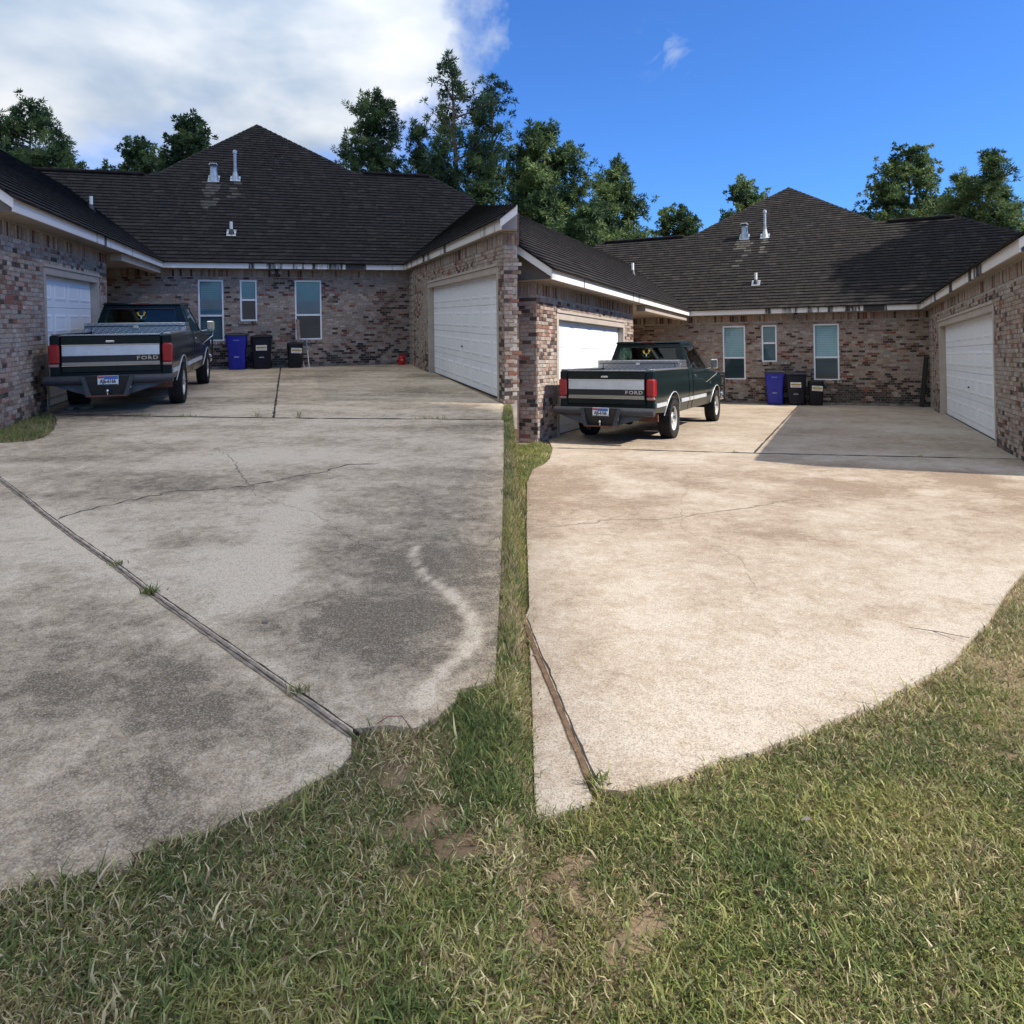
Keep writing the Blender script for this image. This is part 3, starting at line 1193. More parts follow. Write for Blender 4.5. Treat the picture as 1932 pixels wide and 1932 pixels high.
def window_unit(house, frame, u0, u1, z0, z1, zr, upper_dim=1.):
    win = MB()
    t = .05
    win.box((u0, -.004, z0), (u0 + t, .10, z1))
    win.box((u1 - t, -.004, z0), (u1, .10, z1))
    win.box((u0 + t, -.004, z1 - t), (u1 - t, .10, z1))
    win.box((u0 + t, -.004, z0), (u1 - t, .10, z0 + t))
    w = win.build('window', WINFR, house, frame)
    MB().box((u0 + t, .01, zr - .03), (u1 - t, .09, zr + .03)).build('sash_rail', WINFR, w)
    MB().quad((u0 + t, .05, zr + .03), (u1 - t, .05, zr + .03), (u1 - t, .05, z1 - t), (u0 + t, .05, z1 - t)).build('pane', GLASS, w)
    MB().quad((u0 + t, .035, z0 + t), (u1 - t, .035, z0 + t), (u1 - t, .035, zr - .03), (u0 + t, .035, zr - .03)).build('pane', GLASS_SCREEN, w)
    bl = MB()
    z = z0 + t + .02
    while z < z1 - t:
        bl.quad((u0 + t, .080, z), (u1 - t, .080, z), (u1 - t, .115, z + .058), (u0 + t, .115, z + .058))
        z += .061
    bl.build('blind', BLIND, w, fix=False)
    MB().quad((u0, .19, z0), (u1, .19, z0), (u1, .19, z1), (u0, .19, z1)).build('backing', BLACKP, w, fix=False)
    sl = MB()
    u = u0 - .05
    rn = random.Random(int(u0 * 100))
    while u < u1 + .04:
        sl.bbox((u, -.055, z0 - .105), (u + BH, .05, z0 - .008 - .004 * rn.random()), .005, rn.choices(range(8), BW)[0])
        u += BH + JT
    sl.build('sill', BRICK, w)


def house(k, h, label):
    rn = random.Random(5 if k == 'A' else 9)
    H = empty('brick_house', PM[k], label, 'house', 'brick houses with paired garages')
    XL, XR, ov, m, dv, zft, zfb, xw = (h[q] for q in ('XL', 'XR', 'ov', 'm', 'dv', 'zft', 'zfb', 'xw'))
    xwl = XL + ov
    sgn = 1 if k == 'A' else -1
    inv = PI_[k]
    clip = (inv @ Vector((.10, 0, 0)), (inv.to_3x3() @ Vector((sgn, 0, 0))))
    seam = lambda p: (p.x < .10) if k == 'A' else (p.x > .10)
    keep = lambda c: seam(PM[k] @ c)
    pool = []
    # walls
    RZ = lambda a: Matrix.Rotation(R(a), 4, 'Z')
    FBk = Matrix.Translation((-6, 0, 0))
    FL = Matrix.Translation((-xwl, h['fL'], 0)) @ RZ(90)
    FR = Matrix.Translation((xw, -h['ys'], 0)) @ RZ(-90)
    ops = [(w[0] + 6, w[1] + 6, w[2], w[3]) for w in h['w']]
    if k == 'A':
        mf = lambda c: .25 * (1 if 4.2 < c.x < 5.2 else 0) * (1 if c.z < 1.6 else 0)
    else:
        mf = lambda c: (.42 if c.x > 5.4 else 0) * max(0, 1.25 - c.z) + .1 * (c.z < 1.4)
    brick_wall(k, rn, H, FBk, xw + 6.1, zfb - .02, ops, pool, None, seam, .62 if k == 'A' else .55, mild_fn=mf)
    lo = h['dL'][1] - h['fL'], h['dL'][0] - h['fL']
    brick_wall(k, rn, H, FL, h['bL'] - h['fL'], zfb - .02, [(lo[0], lo[1], -.05, h['zd'])], pool, None, seam, .25)
    ro = -h['ys'] - h['dR'][0], -h['ys'] - h['dR'][1]
    brick_wall(k, rn, H, FR, -h['ys'] - h['fR'], zfb - .02, [(ro[0], ro[1], -.05, h['zd'])], pool, None, seam, .25)
    # front ends of the two wings and the hidden return walls
    if k == 'A':
        brick_wall(k, rn, H, Matrix.Translation((-xwl - 3.2, h['fL'], 0)), 3.2, zfb - .02, [], pool, None, seam, .3, clip=clip)
        q = .55
        brick_wall(k, rn, H, Matrix.Translation((xw, h['fR'], 0)), q, zfb - .02, [], pool, None, seam, .3, clip=clip)
    else:
        brick_wall(k, rn, H, Matrix.Translation((-xwl - .8, h['fL'], 0)), .8, zfb - .02, [], pool, None, seam, .3, clip=clip)
        brick_wall(k, rn, H, Matrix.Translation((xw, h['fR'], 0)), 3.0, zfb - .02, [], pool, None, seam, .3, clip=clip)
    finish_bricks(H, pool)
    ret = MB()
    ret.quad((-6, h['bL'], 0), (-xwl, h['bL'], 0), (-xwl, h['bL'], zfb), (-6, h['bL'], zfb))
    ret.quad((-6, h['bL'], 0), (-6, 0, 0), (-6, 0, zfb), (-6, h['bL'], zfb))
    if k == 'A':
        ret.quad((-xwl - 3.2, h['fL'], 0), (-xwl - 3.2, 3, 0), (-xwl - 3.2, 3, zfb), (-xwl - 3.2, h['fL'], zfb))
    else:
        ret.quad((xw + 3, h['fR'], 0), (xw + 3, 3, 0), (xw + 3, 3, zfb), (xw + 3, h['fR'], zfb))
    ret.build('return_wall', MORTAR, H, fix=False, clip=clip)
    # siding between the rear wall and the right wing
    FS = Matrix.Translation((xw + .05, 0, 0)) @ RZ(-90)
    MB().box((0, .02, -.02), (h['ys'] + .02, .06, zfb)).build('siding_backing', SIDING, H, FS)
    sbm = MB()
    W_ = h['ys']
    sbm.add([(0, .018, .20), (W_, .018, .20), (W_, -.012, -.02), (0, -.012, -.02), (0, .01, -.02), (W_, .01, -.02)], ((0, 1, 2, 3), (3, 2, 5, 4)))
    sme = sbm.mesh('siding_board', SIDING)
    for i in range(int(zfb / .2)):
        link('siding_board', sme, H, FS @ Matrix.Translation((0, 0, .02 + i * .2)))
    # foundation ledge
    MB().box((-5.9, -.07, -.02), (xw - .01, -.002, .075)).build('foundation', mat('foundation_concrete', (.20, .18, .16), .95, var=.5, vscale=5), H)
    # garage doors and windows
    door_unit(H, FL, lo[0], lo[1], h['zd'], h['dL'][2])
    door_unit(H, FR, ro[0], ro[1], h['zd'], h['dR'][2])
    for w in h['w']:
        window_unit(H, FBk, w[0] + 6, w[1] + 6, w[2], w[3], w[4])
    # eaves: fascia boards, soffit, beam
    for a, b in (((-XL, -ov, zfb), (XR, -ov + .03, zft - .015)), ((-XL - .03, h['fL'] - .35, zfb + .001), (-XL, -ov, zft - .014)), ((XR, h['fR'] - .35, zfb + .001), (XR + .03, -ov, zft - .014))):
        MB().box(a, b).build('fascia', FASCIA, H, clip=clip)
    s = MB()
    s.quad((-6, -ov + .03, zfb + .012), (xw + .1, -ov + .03, zfb + .012), (xw + .1, .02, zfb + .012), (-6, .02, zfb + .012))
    s.quad((-6 if k == 'B' else -xwl - 3.2, h['fL'] - .32, zfb + .012), (-XL - .03, h['fL'] - .32, zfb + .012), (-XL - .03, -ov + .03, zfb + .012), (-6 if k == 'B' else -xwl - 3.2, -ov + .03, zfb + .012))
    s.quad((XR + .03, h['fR'] - .32, zfb + .012), (xw + 3, h['fR'] - .32, zfb + .012), (xw + 3, -ov + .03, zfb + .012), (XR + .03, -ov + .03, zfb + .012))
    s.build('soffit', SOFFIT, H, fix=False, clip=clip)
    MB().box((-XL - .36, h['bL'] + .01, zfb - .17), (-XL - .10, -.03, zfb + .008)).build('porch_beam', SOFFIT, H)
    # roof: front slope with the tall centre, two wings
    sl = math.hypot(1, m)
    dlL, dlR, da = (h['zlL'] - zft) / m, (h['zlR'] - zft) / m, (h['za'] - zft) / m
    xa = h['xa']
    fl = lambda x0, d0, t, sg: (x0 + (xa - x0) * t, d0 + (da - d0) * t * sg)
    plan = [(-XL, 0), (XR, 0), (XR + dv, dv), (max(XR + dv + .02, h['xr2'] + dlR - dv), dv), (h['xr2'], dlR), (h['xr1'], dlR), fl(h['xr1'], dlR, .10, .45), fl(h['xr1'], dlR, .25, .86), (xa, da),
            fl(h['xl2'], dlL, .25, .86), fl(h['xl2'], dlL, .10, .45), (h['xl2'], dlL), (h['xl1'], dlL), (h['xl1'] - (dlL - dv), dv), (-XL - dv, dv)]
    off = .06
    O = (0, -ov - off, zft - m * off)
    P3 = lambda x, d: Vector((x, -ov + d, zft + m * d))
    base, tabs = MB(), []
    s1 = lambda v: v[0] - .0
    V1, V2 = h['v1'], h['v2']

    def streak(u, v, r):
        d = v / sl - off
        for (vx, vd), wd_, ln, pr in ((V1, .26, 2.2, 1.25), (V2, .12, 2.0, .8)):
            if abs(u - vx) < wd_ and vd - ln < d < vd - .1 and r.random() < pr * (1 - (vd - d) / ln) + .05:
                return True
        return False
    uv = [(x, (d + (off if d > 0 else 0)) * sl) for x, d in plan]
    shingle(k, tabs, base, O, (1, 0, 0), (0, 1, m), uv, rn, keep, streak)
    y0, y1 = h['fL'] - .40, -ov
    shingle(k, tabs, base, (-XL + off, 0, zft - m * off), (0, 1, 0), (-1, 0, m), [(y0, 0), (y1 - off, 0), (y1, off * sl), (y1 + dv, (dv + off) * sl), (y0, (dv + off) * sl)], rn, keep)
    y0 = h['fR'] - .40
    shingle(k, tabs, base, (XR - off, 0, zft - m * off), (0, 1, 0), (1, 0, m), [(y0, 0), (y1 - off, 0), (y1, off * sl), (y1 + dv, (dv + off) * sl), (y0, (dv + off) * sl)], rn, keep)
    # slopes that fall away behind
    zr = zft + m * dv
    for sx, x0, yf in ((-1, -XL - dv, h['fL'] - .4), (1, XR + dv, h['fR'] - .4)):
        base.quad((x0, yf, zr), (x0, 6, zr), (x0 + sx * dv, 6, zft), (x0 + sx * dv, yf, zft))
        gb = MB().poly([(x0 - sx * dv, yf + .4, zfb), (x0 - sx * dv, yf + .4, zft - .02), (x0, yf + .4, zr - .06), (x0 + sx * dv, yf + .4, zft - .02), (x0 + sx * dv, yf + .4, zfb)])
        gb.build('gable', SIDING, H, fix=False, clip=clip)
        rk = MB()
        for q in (-1, 1):
            e = x0 + q * dv
            rk.add([(e, yf + .03, zft - .17), (x0, yf + .03, zr - .19), (x0, yf + .03, zr - .02), (e, yf + .03, zft - .02), (e, yf + .06, zft - .17), (x0, yf + .06, zr - .19), (x0, yf + .06, zr - .02), (e, yf + .06, zft - .02)], ((0, 1, 2, 3), (4, 7, 6, 5), (0, 4, 5, 1)))
        rk.build('rake_board', FASCIA, H, clip=clip)
    b0, b1 = P3(h['xl1'], dlL), P3(h['xl2'] + 1.0, dlL)
    base.quad(b0, b1, b1 + Vector((0, 5, -5 * m)), b0 + Vector((0, 5, -5 * m)))
    base.poly([b0, P3(h['xl1'] - (dlL - dv), dv), P3(h['xl1'] - (dlL - dv), dv) + Vector((0, 2 * (dlL - dv), 0))])
    b0, b1 = P3(h['xr1'] - 1., dlR), P3(h['xr2'], dlR)
    base.quad(b0, b1, b1 + Vector((0, 5, -5 * m)), b0 + Vector((0, 5, -5 * m)))
    base.poly([b1, P3(h['xr2'] + dlR - dv, dv), P3(h['xr2'] + dlR - dv, dv) + Vector((0, 2 * (dlR - dv), 0))])
    ap = P3(xa, da)
    for q in (5, 6, 7):
        a, b = P3(*plan[q]), P3(*plan[q + 1])
        base.quad(a, b, b + Vector((0, 8, 0)), a + Vector((0, 8, 0)))
    for q in (8, 9, 10):
        a, b = P3(*plan[q]), P3(*plan[q + 1])
        base.quad(a, b, b + Vector((0, 8, 0)), a + Vector((0, 8, 0)))
    rclip, rkeep = clip, keep
    if k == 'A':
        pn = Vector((1, .10, 0)).normalized()
        p0 = Vector((.06, 13.2, 0))
        rclip = (inv @ p0, inv.to_3x3() @ pn)
    roof = base.build('roof', SHING[0], H, fix=False, clip=rclip)
    finish_shingles(roof, tabs, rclip)
    caps = MB()
    for q in range(4, 12):
        cap_strip(caps, P3(*plan[q]), P3(*plan[q + 1]), .12, .03)
    cap_strip(caps, P3(*plan[3]), P3(*plan[4]), .12, .03)
    cap_strip(caps, (-XL - dv, h['fL'] - .4, zr), (-XL - dv, -ov + dv, zr), .12, .03)
    cap_strip(caps, (XR + dv, h['fR'] - .4, zr), (XR + dv, -ov + dv, zr), .12, .03)
    caps.build('ridge_caps', SHING, roof, fix=False, clip=rclip, kind='stuff')
    # raised ridge vents on the two low ridges
    rv = MB()
    for xa_, xb_, d in ((h['xl1'] + .2, h['xl2'] - .1, dlL), (h['xr1'] + .1, h['xr2'] - .1, dlR)):
        p, q = P3(xa_, d), P3(xb_, d)
        rv.bbox((p.x, p.y - .16, p.z - .03), (q.x, q.y + .16, q.z + .085), .03)
    rv.build('ridge_vent', SHING[0], roof, clip=rclip)
    # roof vents
    def up(x, d):
        return Matrix.Translation(P3(x, d))
    mb = MB().lathe([(.19, -.16), (.16, .10), (.125, .30), (.12, .52)], 14)
    mb.bbox((-.15, -.19, .50), (.15, .13, .60), .03)
    v = mb.build('roof_vent', GALV, roof, up(*h['v1']), smooth=40)
    MB().quad((-.11, -.195, .512), (.11, -.195, .512), (.11, -.195, .575), (-.11, -.195, .575)).build('vent_opening', BLACKP, v, fix=False)
    MB().add([(-.20, -.20, -.20 * m + .05), (.20, -.20, -.20 * m + .05), (.20, .20, .20 * m + .05), (-.20, .20, .20 * m + .05)], ((0, 1, 2, 3),)).build('flashing', GALV, v)
    mb = MB().lathe([(.17, -.14), (.09, .22), (.062, .36), (.058, .40)], 14)
    mb.lathe([(.055, .36), (.055, 1.02)], 14).lathe([(.075, .35), (.075, .40)], 14).lathe([(.04, .98), (.078, .98), (.078, 1.09), (.04, 1.12), (0, 1.13)], 14)
    v = mb.build('flue_pipe', GALV, roof, up(*h['v2']), smooth=40)
    MB().add([(-.18, -.18, -.18 * m + .05), (.18, -.18, -.18 * m + .05), (.18, .18, .18 * m + .05), (-.18, .18, .18 * m + .05)], ((0, 1, 2, 3),)).build('flashing', GALV, v)

    def vent_pipe(M):
        v = MB().lathe([(.05, -.1), (.05, .42), (.036, .42), (.036, .3)], 12).build('vent_pipe', PVC, roof, M, smooth=40)
        MB().lathe([(.13, -.12), (.075, .12), (.055, .17)], 12).build('pipe_boot', BLACKP, v, smooth=50)
        return v
    v = vent_pipe(up(*h['v3']))
    MB().add([(-.15, -.16, -.16 * m + .05), (.15, -.16, -.16 * m + .05), (.15, .16, .16 * m + .05), (-.15, .16, .16 * m + .05)], ((0, 1, 2, 3),)).build('flashing', GALV, v)
    x, y = h['vL']
    vent_pipe(Matrix.Translation((x, y, zft + m * (-XL - x))))
    # twin flood light under the eave
    fx = h['flood']
    fl_ = MB().lathe([(.06, 0), (.06, .03), (.03, .05)], 12, M=Matrix.Translation((fx, -.28, zfb - .04))).build('flood_light', BLACKP, H, smooth=40)
    for sx in (-1, 1):
        Mh = Matrix.Translation((fx + sx * .085, -.33, zfb - .13)) @ Matrix.Rotation(R(sx * 25), 4, 'Z') @ Matrix.Rotation(R(70), 4, 'X')
        MB().lathe([(.0, -.08), (.04, -.08), (.045, -.02), (.07, .06), (.07, .08), (.06, .07), (0, .06)], 12, M=Mh).build('lamp_head', mat('lamp_grey', (.12, .12, .12), .5), fl_, smooth=40)
        MB().tube([(fx + sx * .02, -.28, zfb - .03), (fx + sx * .07, -.31, zfb - .10)], .012, 6).build('bracket', BLACKP, fl_)
    return H


hA = house('A', HA, 'brick house with dark roof under the cloudy sky, stained driveway before it')
hB = house('B', HB, 'brick house with dark roof under clear blue sky, clean sunlit driveway before it')


# the fire wall where the two garages stand back to back
def roof_height(k, h, x, y):
    p = PI_[k] @ Vector((x, y, 3))
    if k == 'A':
        e = p.x - h['XR']
        f = h['fR'] - .4
    else:
        e = -h['XL'] - p.x
        f = h['fL'] - .4
    if p.y < f or e < 0:
        return -9
    z = h['zft'] + h['m'] * min(e, 2 * h['dv'] - e)
    return (PM[k] @ Vector((p.x, p.y, z))).z


pts, ridge = [], []
for i in range(64):
    y = 12.75 + i * .25
    xc = min(.06, .06 - .10 * (y - 13.2))
    za = roof_height('A', HA, xc, y)
    z = roof_height('B', HB, .15, y)
    if za > 0:
        ridge.append((xc, y, za + .03))
        z = max(z, za - .95 * (.10 - xc))
    if z > 0 and y >= 14.0:
        pts.append((y, z))
rt = MB()
for (x0, y0, z0), (x1, y1, z1) in zip(ridge[:-1], ridge[1:]):
    rt.quad((x0, y0, z0), (x1, y1, z1), (.11, y1, z1 - .95 * (.11 - x1)), (.11, y0, z0 - .95 * (.11 - x0)))
o = rt.build('roof_return', SHING[1], None, fix=False)
o.parent = hA
o.matrix_local = PI_['A']
mb = MB()
mb.prism([(pts[0][0], -.6)] + pts + [(pts[-1][0], -.6)], .06, .14, 'x')
fw = mb.build('party_wall', BRICK[4])
tag(fw, 'narrow brown party wall between the two brick garages', 'wall')

# ------------------------------------------------------------------ pickup truck
PAINT = mat('truck_paint_dark_green', (.003, .011, .012), .28, 0., coat=.15, spec=.22)
PAINT_D = mat('truck_paint_dusty', (.006, .012, .010), .42, 0., coat=.1, spec=.25, var=.5, vscale=4)
CHROME = mat('chrome', (.72, .73, .74), .16, 1.)
SILVER = mat('brushed_silver_trim', (.62, .64, .64), .45, .35, var=.12, vscale=5)
CHAMP = mat('champagne_stripe', (.33, .30, .23), .45, .3)
BLK = mat('satin_black', (.012, .012, .013), .5)
UNDER = mat('underbody_black', (.008, .008, .008), .9)
RUBBER = mat('tyre_rubber', (.022, .021, .021), .85, var=.4, vscale=12, spec=.25)
RIM = mat('rim_silver_white', (.62, .62, .60), .42, .35, var=.12, vscale=9)
REDL = mat('tail_lamp_red', (.33, .006, .012), .2, coat=.8)
CLRL = mat('reverse_lamp', (.34, .20, .18), .25, coat=.5)
BUMP = mat('bumper_textured_black', (.035, .037, .042), .55, var=.25, vscale=20, bump=.001, bscale=300)
SEAT = mat('seat_cloth', (.06, .055, .05), .9)
RUST = mat('rusted_steel', (.14, .055, .03), .85, var=.5, vscale=20)


def mat_diamond():
    m = bpy.data.materials.new('diamond_plate')
    m.use_nodes = True
    t = m.node_tree
    b = t.nodes['Principled BSDF']
    b.inputs['Metallic'].default_value = .9
    b.inputs['Roughness'].default_value = .33
    c = N(t, 'ShaderNodeTexCoord')
    hs = []
    for a in (45, -45):
        mp = N(t, 'ShaderNodeMapping')
        mp.inputs['Rotation'].default_value = (0, R(a), 0)
        mp.inputs['Scale'].default_value = (24, 24, 24)
        L(t, c.outputs['Object'], mp.inputs[0])
        s = N(t, 'ShaderNodeSeparateXYZ')
        L(t, mp.outputs[0], s.inputs[0])
        u = math_(t, 'PINGPONG', s.outputs[0], .5)
        v = math_(t, 'PINGPONG', math_(t, 'ADD', s.outputs[2], .25 if a > 0 else .75), 1.)
        h = math_(t, 'SUBTRACT', 1., math_(t, 'ADD', math_(t, 'MULTIPLY', u, 5.), math_(t, 'MULTIPLY', v, 1.4)), clamp=True)
        hs.append(h)
    h = math_(t, 'MAXIMUM', hs[0], hs[1])
    L(t, mixc(t, h, (.36, .37, .38), (.75, .76, .77)), b.inputs['Base Color'])
    n = N(t, 'ShaderNodeBump', ins={'Strength': 1., 'Distance': .006})
    L(t, h, n.inputs['Height'])
    L(t, n.outputs[0], b.inputs['Normal'])
    return m


DIAMOND = mat_diamond()
T_AX = (1.28, 5.18)
T_R = .405


def side_x(z):
    return float(np.interp(z, [.40, .55, .70, .82, .84, 1.0, 1.17, 1.20, 1.34, 1.40], [.885, .92, .950, .958, .966, .972, .966, .952, .945, .925]))


def panel_side(poly, sx, depth=.03, levels=(.55, .62, .70, .76, .82, .84, .92, 1.0, 1.08, 1.17, 1.20, 1.28, 1.34)):
    """side panel: outline in (y,z), curved outward by side_x"""
    bm = bmesh.new()
    f = bm.faces.new([bm.verts.new((0, a, b)) for a, b in poly])
    bmesh.ops.triangulate(bm, faces=bm.faces[:])
    for z in levels:
        bmesh.ops.bisect_plane(bm, geom=bm.verts[:] + bm.edges[:] + bm.faces[:], plane_co=(0, 0, z), plane_no=(0, 0, 1))
    for v in bm.verts:
        v.co.x = side_x(v.co.z) * sx
    ex = bmesh.ops.extrude_face_region(bm, geom=bm.faces[:])
    for e in ex['geom']:
        if isinstance(e, bmesh.types.BMVert):
            e.co.x -= depth * sx
    bmesh.ops.recalc_face_normals(bm, faces=bm.faces[:])
    me = bpy.data.meshes.new('panel')
    bm.to_mesh(me)
    bm.free()
    return me


def arch(cy, r, z0, cz=.42, n=14):
    a0 = math.asin((z0 - cz) / r)
    return [(cy + r * math.cos(a), cz + r * math.sin(a)) for a in np.linspace(a0, math.pi - a0, n)]


def side_obj(name, poly, material, parent, sx, **kw):
    me = panel_side(poly, sx, **kw)
    me.materials.append(material)
    me.polygons.foreach_set('use_smooth', [True] * len(me.polygons))
    me.set_sharp_from_angle(angle=R(25))
    return link(name, me, parent)


def well(cy, r, sx):
    mb = MB()
    a = np.linspace(R(8), R(172), 13)
    for p, q in zip(a[:-1], a[1:]):
        mb.quad((sx * .55, cy + r * math.cos(p), .42 + r * math.sin(p)), (sx * .93, cy + r * math.cos(p), .42 + r * math.sin(p)), (sx * .93, cy + r * math.cos(q), .42 + r * math.sin(q)), (sx * .55, cy + r * math.cos(q), .42 + r * math.sin(q)))
    return mb


def holed(mb, c, holes, m=0):
    """frame round a quad c (4 corners) with inner quad holes (4 corners)"""
    vs = list(c) + list(holes)
    return mb.add(vs, [(i, (i + 1) % 4, 4 + (i + 1) % 4, 4 + i) for i in range(4)], m)


def lerpq(c, u0, u1, v0, v1):
    a, b, d, e = [Vector(x) for x in c]
    P = lambda u, v: (a * (1 - u) + b * u) * (1 - v) + (e * (1 - u) + d * u) * v
    return [P(u0, v0), P(u1, v0), P(u1, v1), P(u0, v1)]


def build_truck(M, label):
    T = empty('pickup_truck', M, label, 'pickup truck', 'dark green pickup trucks')
    # bed sides
    for sx in (-1, 1):
        p = [(.03, .60), (.03, 1.395), (2.46, 1.395), (2.46, .50)] + arch(T_AX[0], .52, .52) + [(.03, .60)][:0]
        p = [(.03, .60), (.03, 1.395), (2.46, 1.395), (2.46, .50), (1.28 + .51, .50)] + arch(T_AX[0], .52, .52)[:] + [(1.28 - .51, .56)]
        b = side_obj('bed_side', p, PAINT, T, sx)
        a = arch(T_AX[0], .53, .50)
        tr = MB()
        for (y0, z0), (y1, z1) in zip(a[:-1], a[1:]):
            pass
        tr.tube([(sx * (side_x(min(z, 1.3)) + .006), y, z) for y, z in a], .009, 6)
        tr.build('wheel_arch_trim', SILVER, b, smooth=60)
        MB().box((sx * .966 - .012, .10, .70), (sx * .966 + .012, 1.28 - .54, .775)).build('side_moulding', SILVER, b)
        MB().box((sx * .966 - .012, 1.28 + .55, .70), (sx * .966 + .012, 2.45, .775)).build('side_moulding', SILVER, b)
        MB().bbox((sx * .885 - .06, .03, 1.392), (sx * .885 + .06, 2.46, 1.425), .008).build('bed_rail_cap', DIAMOND, b)
        # wheel well
        well(T_AX[0], .52, sx).build('wheel_well', UNDER, b)
        # rear corner post and lamp
        MB().bbox((min(sx * .79, sx * .955), .0, .66), (max(sx * .79, sx * .955), .10, 1.395), .02).build('corner_post', PAINT, b, smooth=40)
        lamp = MB().bbox((min(sx * .805, sx * .972), -.03, .90), (max(sx * .805, sx * .972), .13, 1.24), .025).build('tail_light', REDL, T, smooth=40)
        MB().bbox((min(sx * .812, sx * .966), -.026, .845), (max(sx * .812, sx * .966), .12, .898), .012).build('reverse_lens', CLRL, lamp)
        for q in range(5):
            MB().box((min(sx * .82, sx * .96), -.036, .93 + q * .058), (max(sx * .82, sx * .96), -.028, .936 + q * .058)).build('lens_rib', REDL, lamp)
    # bed tub
    mb = MB().box((-.92, .06, .80), (.92, 2.44, .83))
    mb.box((-.90, 2.40, .80), (.90, 2.45, 1.38)).box((-.90, .06, .80), (-.82, 2.44, 1.36)).box((.82, .06, .80), (.90, 2.44, 1.36))
    mb.build('bed_tub', PAINT_D, T)
    # tailgate
    tg = MB().bbox((-.785, -.005, .74), (.785, .05, 1.385), .015).build('tailgate', PAINT_D, T, smooth=40)
    MB().bbox((-.785, -.02, 1.383), (.785, .06, 1.412), .006).build('tailgate_cap', DIAMOND, tg)
    MB().bbox((-.765, -.016, 1.035), (.765, -.003, 1.215), .005).build('silver_panel', SILVER, tg)
    MB().bbox((-.77, -.022, 1.210), (.77, -.004, 1.235), .004).build('chrome_strip', CHROME, tg)
    MB().box((-.765, -.012, .925), (.765, -.004, 1.034)).build('black_band', BLK, tg)
    MB().bbox((-.765, -.014, .872), (.765, -.004, .924), .003).build('champagne_strip', CHAMP, tg)
    MB().bbox((-.77, -.020, .856), (.77, -.004, .871), .003).build('chrome_strip', CHROME, tg)
    MB().bbox((-.09, -.034, 1.262), (.055, -.004, 1.298), .008).build('tailgate_handle', CHROME, tg)
    FX = Matrix.Rotation(R(90), 4, 'X')
    for i, ch in enumerate('FORD'):
        me = text_mesh(ch, .105, .006, CHROME, 'letter', .003)
        link('letter', me, tg, Matrix.Translation((.425 + i * .092, -.018, .981)) @ FX @ Matrix.Diagonal((1.12, .86, 1, 1)))
    MB().box((-.80, .02, .60), (.80, .09, .745)).build('rear_sill', PAINT_D, T)
    # tool box
    tb = MB().bbox((-.80, 1.92, 1.30), (.80, 2.40, 1.525), .01).build('tool_box', DIAMOND, T)
    MB().bbox((-.93, 1.90, 1.52), (.93, 2.42, 1.59), .012).build('lid', DIAMOND, tb)
    MB().bbox((-.94, 1.93, 1.41), (-.80, 2.40, 1.518), .01).build('tool_box_wing', DIAMOND, tb)
    MB().bbox((.80, 1.93, 1.41), (.94, 2.40, 1.518), .01).build('tool_box_wing', DIAMOND, tb)
    MB().bbox((-.05, 1.895, 1.47), (.05, 1.925, 1.53), .006).build('latch', CHROME, tb)
    # bumper: pipe, tapering skirt, centre pocket with plate and hitch
    bp = MB().lathe([(0, -1.0), (.072, -1.0), (.078, -.97), (.078, .97), (.072, 1.0), (0, 1.0)], 14, 'x', Matrix.Translation((0, -.15, .625))).build('rear_bumper', BUMP, T, smooth=40)
    sk = MB()
    sk.add([(-.95, -.16, .57), (.95, -.16, .57), (.36, -.20, .385), (-.40, -.20, .385), (-.95, -.06, .57), (.95, -.06, .57), (.36, -.06, .385), (-.40, -.06, .385)],
           ((0, 1, 2, 3), (4, 7, 6, 5), (0, 4, 5, 1), (3, 2, 6, 7), (1, 5, 6, 2), (0, 3, 7, 4)))
    sk.build('bumper_skirt', BUMP, bp)
    for (xt, xb) in ((-.40, -.30), (.36, .26)):
        fn = MB()
        s = .035
        fn.add([(xt - s, -.245, .69), (xt + s, -.245, .69), (xb + s, -.285, .35), (xb - s, -.285, .35), (xt - s, -.12, .69), (xt + s, -.12, .69), (xb + s, -.12, .35), (xb - s, -.12, .35)],
               ((0, 1, 2, 3), (4, 7, 6, 5), (0, 4, 5, 1), (3, 2, 6, 7), (1, 5, 6, 2), (0, 3, 7, 4)))
        fn.build('bumper_fin', BUMP, bp)
    MB().add([(-.39, -.235, .695), (.35, -.235, .695), (.25, -.20, .36), (-.29, -.20, .36)], ((0, 1, 2, 3),)).build('pocket', BLK, bp)
    MB().box((-.33, -.30, .345), (.29, -.12, .362)).build('step_plate', RUST, bp)
    MB().lathe([(.012, .362), (.012, .41), (.026, .42), (.03, .445), (.018, .465), (0, .47)], 12, M=Matrix.Translation((-.02, -.255, 0))).build('hitch_ball', CHROME, bp, smooth=50)
    for x in (-.36, .33):
        MB().lathe([(.02, 0), (.02, .012), (0, .014)], 10, M=Matrix.Translation((x - .0, -.245, .50)) @ FX).build('bolt', CHROME, bp)
    MB().tube([(-.30, -.2, .345), (-.30, -.2, .29), (-.25, -.2, .28), (-.24, -.2, .345)], .008, 6).build('chain_loop', BUMP, bp)
    # licence plate
    pl = MB().bbox((-.17, -.252, .535), (.15, -.242, .70), .004).build('license_plate', mat('plate_white', (.62, .66, .72), .4), T)
    MB().box((-.165, -.2545, .655), (-.07, -.2525, .695)).build('plate_red_field', mat('plate_red', (.45, .05, .06), .4), pl)
    MB().box((-.069, -.2545, .640), (.145, -.2525, .695)).build('plate_blue_field', mat('plate_blue', (.04, .14, .42), .4), pl)
    MB().box((-.165, -.2545, .537), (.145, -.2525, .553)).build('plate_footer', BLK, pl)
    me = text_mesh('AJ6-6166', .082, .001, BLK, 'plate_text', .0022)
